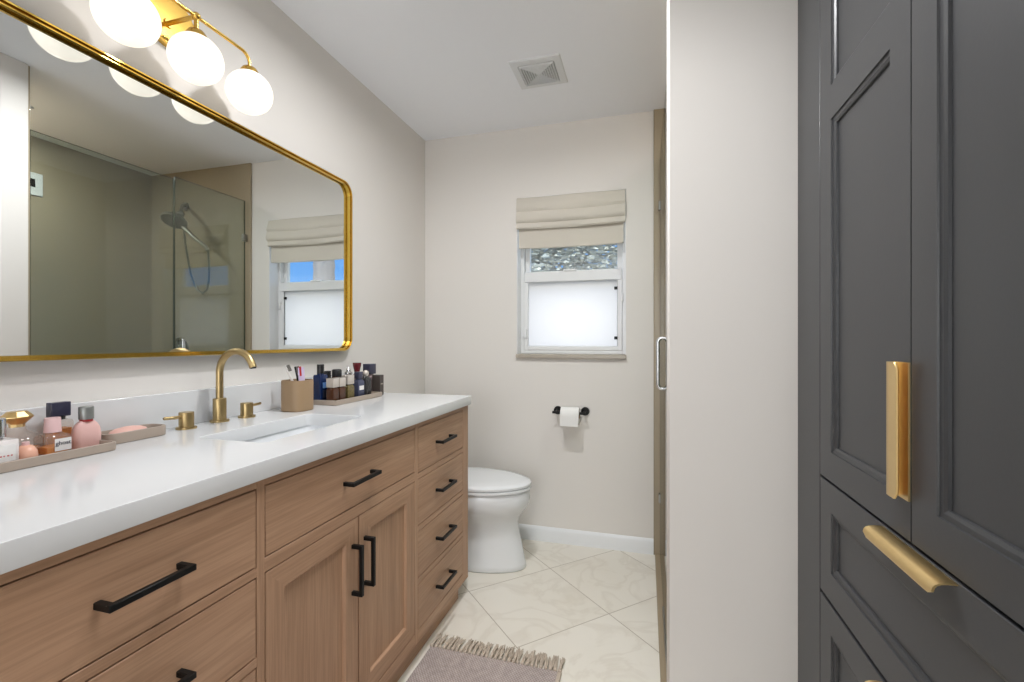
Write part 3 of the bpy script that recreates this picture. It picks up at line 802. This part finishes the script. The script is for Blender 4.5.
t = thing('toothpaste_tube', 'lilac and white tube with red stripe standing in the cup', 'toothpaste', (0.145, 1.40, CT + 0.008))
b = BM()
rings = []
for k in range(7):
    f = k / 6; z = CT + 0.02 + f * 0.135
    rings.append([(0.142 - 0.014 * f + (0.013 * (1 - f) + 0.0022 * f) * cos(a), 1.414 + 0.004 * f + (0.013 + 0.003 * f) * sin(a), z) for a in [2 * pi * i / 20 for i in range(20)]])
loft(b, rings); obj('tube_body', b, 'purple', t)
b = BM(); lathe(b, 0.142, 1.414, [(0.009, CT + 0.0075), (0.009, CT + 0.0205)]); obj('tube_cap', b, 'brush_white', t)
b = BM()
loft(b, [[(0.1315 - 0.0035 * f + 0.0045 * cos(a) * (1.1 - 0.5 * f), 1.410 + 0.002 * f + 0.006 * sin(a), 1.045 + 0.034 * f) for a in [2 * pi * i / 12 for i in range(12)]] for f in (0, 0.5, 1)])
obj('stripe', b, 'red', t)

GR = 'perfume bottles at the right tray'
sq = [(0, 0.97), (0.002, 1.0)]
# front row
t, _ = bottle('tall deep blue bottle with black cap nearest the cup', 0.098, 1.562, 'rect', 0.018, 0.023, 0.004, sq + [(0.108, 1), (0.112, 0.9), (0.113, 0.5), (0.118, 0.5)], 'blue', ('round', 0.0135, 0.0135, [(0.117, 1), (0.152, 1), (0.153, 0.93)]), 'cap_black', GR)
sticker(t, 0.1162, 1.552, 1.578, BASE + 0.060, BASE + 0.082, 'blue_light'); sticker(t, 0.1162, 1.552, 1.578, BASE + 0.020, BASE + 0.052, 'slate')
t, _ = bottle('square brown perfume bottle with silvery cap, in front of the blue bottle', 0.155, 1.561, 'rect', 0.017, 0.017, 0.003, sq + [(0.056, 1), (0.060, 0.8), (0.066, 0.7)], 'brown_liquid', ('rect', 0.0175, 0.0175, [(0.064, 1), (0.098, 1), (0.099, 0.96)]), 'cap_silver', GR)
t, _ = bottle('square brown perfume bottle with silvery cap, beside the gold glitter bottle', 0.155, 1.603, 'rect', 0.017, 0.019, 0.003, sq + [(0.056, 1), (0.060, 0.8), (0.066, 0.7)], 'brown_liquid', ('rect', 0.0175, 0.0195, [(0.064, 1), (0.098, 1), (0.099, 0.96)]), 'cap_silver', GR)
t, _ = bottle('gold glitter perfume bottle with silvery square cap', 0.155, 1.659, 'rect', 0.017, 0.022, 0.003, sq + [(0.058, 1), (0.063, 0.8), (0.070, 0.7)], 'gold_liquid', ('rect', 0.0165, 0.0215, [(0.068, 1), (0.104, 1), (0.105, 0.96)]), 'cap_silver', GR)
t, _ = bottle('blue-grey perfume bottle with navy cap and small white label', 0.152, 1.738, 'rect', 0.015, 0.022, 0.003, sq + [(0.072, 1), (0.078, 0.8), (0.082, 0.5), (0.086, 0.5)], 'slate', ('rect', 0.012, 0.016, [(0.085, 1), (0.112, 1), (0.113, 0.95)]), 'cap_navy', GR)
sticker(t, 0.1672, 1.722, 1.754, BASE + 0.036, BASE + 0.054, 'label_white')
t, _ = bottle('glossy black perfume bottle with silver ball stopper', 0.150, 1.793, 'rect', 0.016, 0.025, 0.008, sq + [(0.070, 1), (0.082, 0.9), (0.088, 0.5), (0.092, 0.4)], 'cap_black', ('round', 0.015, 0.015, [(0.090, 0.6), (0.096, 0.9), (0.104, 1.0), (0.112, 0.8), (0.117, 0.35)]), 'cap_silver', GR)
# back row
t, _ = bottle('dark green-black bottle with black cap, behind the brown bottles', 0.072, 1.635, 'rect', 0.018, 0.021, 0.003, sq + [(0.088, 1), (0.092, 0.6), (0.096, 0.6)], 'box_dark', ('round', 0.0155, 0.0155, [(0.095, 1), (0.121, 1), (0.122, 0.94)]), 'cap_black', GR)
t, _ = bottle('dark bottle with broad black round cap, behind the gold glitter bottle', 0.076, 1.692, 'round', 0.022, 0.022, 0.003, sq + [(0.090, 1), (0.096, 0.8)], 'brown_liquid', ('round', 0.0205, 0.0205, [(0.095, 1), (0.121, 1), (0.124, 0.9), (0.126, 0.7)]), 'cap_black', GR)
t, _ = bottle('small clear bottle with ornate pointed silver stopper', 0.090, 1.752, 'round', 0.020, 0.020, 0.003, sq + [(0.080, 1), (0.092, 0.6), (0.096, 0.4)], 'cap_silver', ('round', 0.018, 0.018, [(0.095, 0.6), (0.103, 1), (0.108, 0.95), (0.114, 0.5), (0.120, 0.55), (0.124, 0.4), (0.132, 0.12)]), 'chrome', GR)
t, _ = bottle('rosy bottle with flared burgundy stopper, at the back of the tray', 0.075, 1.838, 'rect', 0.014, 0.020, 0.003, sq + [(0.090, 1), (0.096, 0.7), (0.100, 0.5)], 'rose_grey', ('round', 0.019, 0.019, [(0.099, 0.55), (0.112, 0.7), (0.134, 0.95), (0.146, 1.0), (0.147, 0.96)]), 'burgundy', GR)
t, _ = bottle('rose-grey perfume bottle with large dark square cap behind the tray end', 0.090, 1.915, 'rect', 0.021, 0.024, 0.003, sq + [(0.084, 1), (0.088, 0.9), (0.094, 0.6), (0.098, 0.6)], 'rose_grey', ('rect', 0.020, 0.025, [(0.097, 0.99), (0.099, 1), (0.143, 1), (0.144, 0.98)]), 'cap_navy', GR, base=CT + 0.0004)
# carton at the end
t = thing('perfume_carton', 'dark brown perfume carton standing behind the far end of the tray', 'box', (0.140, 1.915, CT))
b = BM(); box(b, 0.118, 0.160, 1.893, 1.925, CT + 0.0004, CT + 0.094, 0.0012); obj('carton', b, 'box_dark', t)
b = BM(); box(b, 0.160, 0.1606, 1.899, 1.919, CT + 0.050, CT + 0.056); obj('print_band', b, 'cap_silver', t, smooth=False)

# ================================================================== TOILET
TY = 2.322
to = thing('toilet', 'white skirted toilet between the vanity and the far wall', 'toilet', (0.40, TY, 0))
def egg(x0, x1, hw, z, n=44, taper=0.12, sq=0.0):
    pts = []
    cx, hx = (x0 + x1) / 2, (x1 - x0) / 2
    for i in range(n):
        a = 2 * pi * i / n
        c, s_ = cos(a), sin(a)
        ex = 1.0 if c > 0 else 0.75
        pts.append((cx + hx * (abs(c) ** ex) * (1 if c > 0 else -1), TY + hw * s_ * (1 - taper * c), z))
    return pts
b = BM()
rings = [(0.26, 0.742, 0.118, 0.0), (0.255, 0.748, 0.124, 0.006), (0.25, 0.744, 0.122, 0.03), (0.25, 0.725, 0.115, 0.12), (0.25, 0.708, 0.112, 0.20), (0.245, 0.704, 0.118, 0.235),
         (0.24, 0.712, 0.135, 0.265), (0.23, 0.738, 0.160, 0.295), (0.225, 0.758, 0.176, 0.325), (0.22, 0.766, 0.182, 0.355), (0.22, 0.766, 0.182, 0.396), (0.225, 0.760, 0.177, 0.405)]
loft(b, [egg(*r) for r in rings]); obj('bowl', b, 'porcelain', to, angle=60)
b = BM(); loft(b, [egg(0.24, 0.768, 0.183, 0.4085), egg(0.235, 0.773, 0.187, 0.4115), egg(0.235, 0.773, 0.187, 0.4205), egg(0.24, 0.768, 0.183, 0.4235)]); obj('seat', b, 'porcelain', to)
b = BM(); loft(b, [egg(0.24, 0.768, 0.183, 0.4275), egg(0.235, 0.773, 0.187, 0.430), egg(0.235, 0.773, 0.187, 0.440), egg(0.24, 0.766, 0.182, 0.446), egg(0.27, 0.735, 0.160, 0.450), egg(0.36, 0.65, 0.09, 0.452)]); obj('lid', b, 'porcelain', to)
b = BM(); box(b, 0.20, 0.25, TY - 0.09, TY + 0.09, 0.395, 0.43, 0.008); obj('hinge', b, 'porcelain', to)
b = BM(); loft(b, [rrect(0.115, TY, z, 0.095 - i, 0.19 - i, 0.03, 6) for z, i in ((0.0, 0.02), (0.30, 0.02), (0.36, 0.006), (0.40, 0.0), (0.745, 0.0))]); obj('tank', b, 'porcelain', to)
b = BM(); loft(b, [rrect(0.115, TY, z, 0.10 - i, 0.197 - i, 0.03, 6) for z, i in ((0.746, 0.002), (0.75, 0), (0.772, 0), (0.778, 0.005))]); obj('tank_lid', b, 'porcelain', to)
b = BM(); disc_x(b, 0.209, 0.219, TY - 0.13, 0.69, 0.012); tube(b, [(0.218, TY - 0.13, 0.69), (0.221, TY - 0.07, 0.685)], 0.005); obj('flush_lever', b, 'chrome', to)

# paper holder and roll
PX, PZ = 0.922, 0.766
ph = thing('toilet_paper_holder', 'black two-post paper holder on the far wall below the window', 'paper holder', (PX, D, PZ))
for xx in (PX - 0.070, PX + 0.088):
    b = BM(); disc_y(b, xx, D - 0.010, D - 0.0005, PZ + 0.004, 0.024)
    tube(b, [(xx, D - 0.006, PZ + 0.004), (xx, D - 0.045, PZ + 0.002), (xx, D - 0.066, PZ)], 0.0085, 14); obj('post', b, 'black', ph)
b = BM(); tube(b, [(PX - 0.092, D - 0.062, PZ), (PX + 0.10, D - 0.062, PZ)], 0.0075, 16); obj('rod', b, 'black', ph)
RX = PX + 0.012
rl = thing('toilet_roll', 'white toilet paper roll on the black holder', 'toilet paper', (RX, D - 0.062, PZ - 0.06))
def ring_x(x, r, n=40): return [(x, D - 0.066 + r * cos(2 * pi * i / n), PZ - 0.0115 + r * sin(2 * pi * i / n)) for i in range(n)]
b = BM(); loft(b, [ring_x(RX - 0.050, 0.0205), ring_x(RX - 0.052, 0.022), ring_x(RX - 0.052, 0.044), ring_x(RX - 0.050, 0.046), ring_x(RX + 0.050, 0.046), ring_x(RX + 0.052, 0.044), ring_x(RX + 0.052, 0.022), ring_x(RX + 0.050, 0.0205), ring_x(RX - 0.050, 0.0205)], False, False)
box(b, RX - 0.051, RX + 0.051, D - 0.1135, D - 0.1120, PZ - 0.068, PZ - 0.010, 0.0004)
obj('paper', b, 'paper', rl)
b = BM(); loft(b, [ring_x(RX - 0.052, 0.0205), ring_x(RX + 0.052, 0.0205), ring_x(RX + 0.052, 0.0190), ring_x(RX - 0.052, 0.0190), ring_x(RX - 0.052, 0.0205)], False, False); obj('core', b, 'core', rl)

# ------------------------------------------------------------------ roman shade
sh = thing('roman_shade', 'beige linen roman shade gathered at the top of the window', 'window shade', (0.919, D, 1.72))
def shade_part(name, x0, x1, prof, parent, m='linen'):
    bm = BM(); n = 22
    rings = []
    for i in range(n + 1):
        f = i / n; x = x0 + (x1 - x0) * f
        sag = 0.006 * sin(pi * f)
        rings.append([(x, y + (0.003 * sin(9 * f + z * 40) if k not in (0, len(prof) - 1) else 0), z - (sag if z < 1.98 else 0)) for k, (y, z) in enumerate(prof)])
    loft(bm, rings); return obj(name, bm, m, parent, angle=50)
yb = D + 0.028
shade_part('lower_panel', 0.614, 1.222, [(D + 0.004, 1.90), (D + 0.004, 1.74), (D + 0.0035, 1.734), (D + 0.0025, 1.727), (D + 0.005, 1.724), (D + 0.014, 1.724), (D + 0.014, 1.90)], sh)
shade_part('middle_fold', 0.606, 1.231, [(yb, 1.90), (D - 0.012, 1.90), (D - 0.020, 1.862), (D - 0.022, 1.842), (D - 0.014, 1.834), (D - 0.004, 1.838), (yb - 0.01, 1.87)], sh)
shade_part('upper_fold', 0.605, 1.2325, [(yb, 2.018), (D - 0.004, 2.021), (D - 0.012, 2.015), (D - 0.020, 1.975), (D - 0.027, 1.952), (D - 0.019, 1.938), (D - 0.024, 1.928), (D - 0.034, 1.895), (D - 0.028, 1.876), (D - 0.014, 1.868), (D - 0.004, 1.885), (yb, 1.93)], sh)
b = BM(); box(b, 0.620, 1.218, D + 0.015, D + 0.04, 1.985, 2.020, 0.002); obj('head_rail', b, 'vinyl', sh)

# ------------------------------------------------------------------ ceiling vent
vx, vy = 0.860, 2.137
ve = thing('ceiling_vent', 'square white exhaust fan grille in the ceiling', 'vent', (vx, vy, H - 0.02))
def sqr(h, z): return [(vx - h, vy - h, z), (vx + h, vy - h, z), (vx + h, vy + h, z), (vx - h, vy + h, z)]
b = BM(); loft(b, [sqr(0.118, H), sqr(0.118, H - 0.002), sqr(0.114, H - 0.006), sqr(0.086, H - 0.010), sqr(0.083, H - 0.005), sqr(0.083, H)], False, False); obj('grille_frame', b, 'trim', ve, angle=20)
b = BM(); box(b, vx - 0.084, vx + 0.084, vy - 0.084, vy + 0.084, H - 0.003, H - 0.0005); obj('backing', b, 'vent_dark', ve, smooth=False)
for k in range(7):
    h = 0.079 - k * 0.0108
    b = BM(); loft(b, [sqr(h, H - 0.004), sqr(h, H - 0.013), sqr(h - 0.0035, H - 0.0145), sqr(h - 0.0055, H - 0.0145), sqr(h - 0.0055, H - 0.013), sqr(h - 0.003, H - 0.004)], False, False)
    obj('louvre', b, 'trim', ve, angle=20)
b = BM(); loft(b, [sqr(0.007, H - 0.003), sqr(0.007, H - 0.014), sqr(0.004, H - 0.016)]); obj('centre_boss', b, 'trim', ve)

# ------------------------------------------------------------------ rug
rg = thing('woven_rug', 'mauve-grey flat woven rug with beige fringe in front of the vanity', 'rug', (0.80, 0.9, 0))
b = BM()
n = 60
rings = []
for i in range(n + 1):
    y = 0.05 + (1.612 - 0.05) * i / n
    wv = 0.0008 * sin(i * 1.3)
    rings.append([(0.555, y, 0.001), (1.053, y, 0.001), (1.055, y, 0.006 + wv), (1.047, y, 0.008 + wv), (0.562, y, 0.008 + wv), (0.553, y, 0.006 + wv)])
loft(b, rings); obj('body', b, 'rug', rg)
b = BM(); box(b, 1.043, 1.058, 0.05, 1.612, 0.0015, 0.0095, 0.002); obj('hem', b, 'fringe', rg)
b = BM()
for i in range(30):
    x = 0.556 + 0.494 * i / 29
    sphere(b, (x, 1.618, 0.0095), 0.0075, 8, 6)
    lean = random.uniform(-0.006, 0.010)
    for k in range(8):
        dx = lean + random.uniform(-0.011, 0.011); L_ = random.uniform(0.052, 0.080)
        xo = x + random.uniform(-0.004, 0.004)
        z1 = random.uniform(0.003, 0.012)
        tube(b, [(xo, 1.616, 0.009), (xo + dx * 0.25, 1.616 + L_ * 0.35, 0.013 + random.uniform(-0.004, 0.004)), (xo + dx, 1.616 + L_, z1)], [0.0024, 0.0026, 0.0019], 5)
fr = obj('fringe', b, 'fringe', rg)

# ================================================================== SHOWER
GX = 1.420
sg = thing('shower_door', 'clear hinged glass shower door on the far wall', 'shower door', (GX, 2.38, 0.02))
b = BM(); box(b, GX - 0.005, GX + 0.005, 2.130, 2.640, 0.022, 2.166); 
for f in b.faces: f.material_index = 0 if abs(f.normal.x) > 0.5 else 1
obj('glass', b, ['shower_glass', 'glass_edge'], sg, smooth=False)
for z in (0.32, 1.905):
    b = BM(); box(b, GX - 0.010, GX + 0.010, 2.622, 2.656, z - 0.024, z + 0.024, 0.002); obj('hinge', b, 'nickel', sg)
b = BM()
for sx in (-1, 1):
    hx = GX + sx * 0.048; zt, zb = 1.185, 0.960
    yy = 2.165
    pts = [(GX + sx * 0.004, yy, zt)] + [(GX + sx * (0.008 + 0.018 * sin(a)), yy, zt - 0.02 + 0.02 * cos(a)) for a in [k * pi / 12 for k in range(7)]]
    pts += [(GX + sx * (0.008 + 0.018 * cos(a)), yy, zb + 0.02 - 0.02 * sin(a)) for a in [k * pi / 12 for k in range(7)]] + [(GX + sx * 0.004, yy, zb)]
    tube(b, pts, 0.008, 14)
obj('handle', b, 'chrome', sg)
sp_ = thing('shower_screen', 'fixed clear glass shower panel next to the partition wall', 'glass panel', (GX, 1.78, 0.01))
b = BM(); box(b, GX - 0.005, GX + 0.005, 1.444, 2.124, 0.010, 2.150)
for f in b.faces: f.material_index = 0 if abs(f.normal.x) > 0.5 else 1
obj('glass', b, ['shower_glass', 'glass_edge'], sp_, smooth=False)
b = BM(); box(b, GX - 0.009, GX + 0.009, 1.444, 2.124, 0.008, 0.016, 0.001); obj('floor_channel', b, 'nickel', sp_)

YT = D - 0.012
sw = thing('shower_fixture', 'nickel combined shower head and hand shower on the far tile wall', 'shower head', (1.985, YT, 2.0))
b = BM(); disc_y(b, 1.985, YT - 0.010, YT, 2.175, 0.032); obj('flange', b, 'nickel', sw)
b = BM(); tube(b, [(1.985, YT - 0.006, 2.175), (1.95, 2.60, 2.165), (1.88, 2.54, 2.13), (1.81, 2.48, 2.07)], 0.011, 14); obj('shower_arm', b, 'nickel', sw)
b = BM()
def tdisc(bm, c, nrm, prof, n=36):
    c = Vector(c); w_ = Vector(nrm).normalized(); u = w_.orthogonal().normalized(); v = w_.cross(u)
    loft(bm, [[tuple(c + w_ * h + (u * cos(2 * pi * i / n) + v * sin(2 * pi * i / n)) * r) for i in range(n)] for r, h in prof])
tdisc(b, (1.785, 2.41, 1.995), (-0.10, -0.45, -0.9), [(0.02, -0.055), (0.05, -0.035), (0.076, -0.014), (0.080, 0.0), (0.074, 0.008)]); obj('rain_head', b, 'nickel', sw)
b = BM(); sphere(b, (1.81, 2.475, 2.06), 0.024, 16, 10); tube(b, [(1.81, 2.475, 2.06), (1.79, 2.425, 2.02)], 0.015); obj('swivel', b, 'nickel', sw)
b = BM(); tube(b, [(1.79, 2.46, 1.985), (1.70, 2.475, 1.90), (1.61, 2.50, 1.825), (1.598, 2.505, 1.80)], [0.014, 0.012, 0.012, 0.014], 14); obj('hand_shower', b, 'nickel', sw)
b = BM()
hp = [(1.598, 2.505, 1.80), (1.605, 2.52, 1.70), (1.63, 2.54, 1.60), (1.68, 2.57, 1.54), (1.745, 2.59, 1.515), (1.81, 2.60, 1.545), (1.845, 2.58, 1.65), (1.83, 2.53, 1.85), (1.81, 2.49, 2.04)]
tube(b, hp, 0.007, 10); obj('hose', b, 'nickel', sw)
vv = thing('shower_valve', 'round nickel shower valve with lever on the far tile wall', 'shower valve', (2.03, YT, 1.15))
b = BM(); disc_y(b, 2.03, YT - 0.008, YT, 1.12, 0.075); obj('trim_plate', b, 'nickel', vv)
b = BM(); disc_y(b, 2.03, YT - 0.05, YT - 0.006, 1.12, 0.026); tube(b, [(2.03, YT - 0.042, 1.12), (2.00, YT - 0.05, 1.20)], [0.012, 0.008]); obj('lever', b, 'nickel', vv)
pl = thing('wall_plate', 'small white plate with dark slot high on the shower side wall', 'wall plate', (XR - 0.012, 1.95, 2.08))
b = BM(); box(b, XR - 0.020, XR - 0.0122, 1.895, 1.985, 2.075, 2.215, 0.003); obj('plate', b, 'trim', pl)
b = BM(); box(b, XR - 0.024, XR - 0.019, 1.915, 1.945, 2.125, 2.175, 0.002); obj('slot', b, 'black', pl)

# ================================================================== TALL CABINET
CXF = 1.711
CY0, CY1 = 0.296, 1.328
tc_ = thing('tall_cabinet', 'charcoal grey floor-to-ceiling cabinet with brass edge pulls', 'cabinet', (2.0, 0.81, 0))
b = BM(); box(b, CXF + 0.021, XR - 0.001, CY0 + 0.001, CY1 - 0.001, 0.0, H - 0.001); obj('carcass', b, 'cab_gap', tc_, smooth=False)
b = BM(); box(b, CXF, CXF + 0.0215, 1.174, CY1, 0.0, H - 0.001, 0.001); box(b, CXF, CXF + 0.0215, CY0, 0.440, 0.0, H - 0.001, 0.001); box(b, CXF, CXF + 0.0215, 0.44, 1.174, 0, 0.113, 0.001); obj('filler_panel', b, 'charcoal', tc_)
b = BM(); box(b, CXF, XR - 0.001, CY0 - 0.018, CY0, 0, H - 0.001, 0.001); obj('end_panel', b, 'charcoal', tc_)
BEAD = [(0, 0.0), (0.0008, 0.0028), (0.0075, 0.0036), (0.0125, 0.0060), (0.0132, 0.0098)]
YM = 0.807
def pull_edge(parent, along, c, zc_, L):
    """satin brass edge pull: a flange out of the front that curls over into a lip"""
    bm = BM()
    if along == 'z':    # open towards the door edge, the lip folded back over the flange
        prof = [(0.0, 0.0), (0.0, 0.037), (0.006, 0.038), (0.0125, 0.037), (0.0155, 0.033), (0.0165, 0.022), (0.0160, 0.008), (0.0168, 0.004), (0.0165, 0.001), (0.0150, 0.0), (0.0135, 0.001), (0.0135, 0.008), (0.0135, 0.022), (0.0125, 0.031), (0.010, 0.034), (0.0025, 0.034), (0.0025, 0.0)]
    else:               # arched over, the lip hanging down
        prof = [(0.0, 0.0), (0.010, 0.0002), (0.018, 0.0018), (0.0235, 0.0055), (0.0262, 0.0105), (0.0272, 0.0165), (0.0265, 0.0185), (0.0250, 0.0185), (0.0242, 0.0165), (0.0232, 0.0115), (0.0208, 0.0072), (0.0165, 0.0045), (0.010, 0.0030), (0.0, 0.0028)]
    n = 20; rings = []
    for i in range(n + 1):
        f = i / n; a = (f - 0.5) * L
        e_ = min(f, 1 - f) * L
        k = 1.0 if e_ > 0.014 else 0.72 + 0.28 * math.sqrt(max(0, 1 - ((0.014 - e_) / 0.014) ** 2))
        ring = []
        for o_, d_ in prof:
            dd = d_ if along == 'z' else d_ * k
            if along == 'z' and d_ < 0.012 and o_ > 0.01: dd = d_ + (1 - k) * 0.03
            if along == 'z': ring.append((CXF - o_, c + dd, zc_ + a))
            else: ring.append((CXF - o_, c + a, zc_ - dd))
        rings.append(ring)
    loft(bm, rings)
    return obj('edge_pull', bm, 'satin_brass', parent, angle=35)
g = 0.0015
for y0, y1 in ((YM, 1.172), (0.442, YM)):
    bm = BM()
    z0, z1 = 0.878 + g, 2.38
    prof_ = []
    # door slab carries two sunk panels, one above the other
    fr0 = 0.060; zmid0, zmid1 = 1.634, 1.704
    ya, yb_ = y0 + g, y1 - g
    box(bm, CXF + 0.011, CXF + 0.020, ya, yb_, z0, z1)
    for (p0, p1) in ((z0, zmid0 + 0.035), (zmid0 + 0.035, z1)):
        st_b = fr0 if p0 == z0 else 0.035
        st_t = fr0 if p1 == z1 else 0.035
        def rg_(x, i_):
            yy0, yy1 = ya + fr0 + i_, yb_ - fr0 - i_
            zz0, zz1 = p0 + st_b + i_, p1 - st_t - i_
            return [(x, yy0, zz0), (x, yy1, zz0), (x, yy1, zz1), (x, yy0, zz1)]
        out = [(CXF, ya, p0), (CXF, yb_, p0), (CXF, yb_, p1), (CXF, ya, p1)]
        back = [(CXF + 0.012, a_[1], a_[2]) for a_ in out]
        loft(bm, [back, out] + [rg_(CXF + d_, i_) for i_, d_ in BEAD], cap0=False)
    o = obj('door', bm, 'charcoal', tc_, angle=15)
    if y0 == YM: pull_edge(o, 'z', YM + 0.0025, 1.039, 0.203)
    else: pass
b = BM(); box(b, CXF, CXF + 0.0215, 0.442, 1.172, 2.383, H - 0.001, 0.001); obj('top_rail', b, 'charcoal', tc_)
for z0, z1 in ((0.626, 0.875), (0.372, 0.621), (0.118, 0.367)):
    bm = BM()
    panel_front(bm, CXF + 0.02, CXF, 0.442 + g, 1.172 - g, z0 + g, z1 - g, 0.060, BEAD)
    o = obj('drawer', bm, 'charcoal', tc_, angle=15)
    pull_edge(o, 'y', 0.7975, z1 - 0.004, 0.19)

# ------------------------------------------------------------------ housings of the added ceiling fill lights, out of view
pn = thing('ceiling_fill_housing', 'square white housing of an added fill light, on the ceiling out of view', 'ceiling lamp', (1.22, 0.72, 2.41))
b = BM(); box(b, 1.00, 1.44, 0.50, 0.94, 2.412, 2.4395, 0.004); obj('housing', b, 'trim', pn)
b = BM(); box(b, 0.76, 0.92, 1.32, 1.48, 2.429, 2.4395, 0.003); tag(obj('aisle_fill_housing', b, 'trim'), 'small square housing of an added fill light, unseen between mirror and partition', 'ceiling lamp')
b = BM(); box(b, 1.87, 2.03, 1.54, 1.70, 2.429, 2.4395, 0.003); tag(obj('shower_fill_housing', b, 'trim'), 'small square housing of an added fill light, unseen in the shower by the partition', 'ceiling lamp')
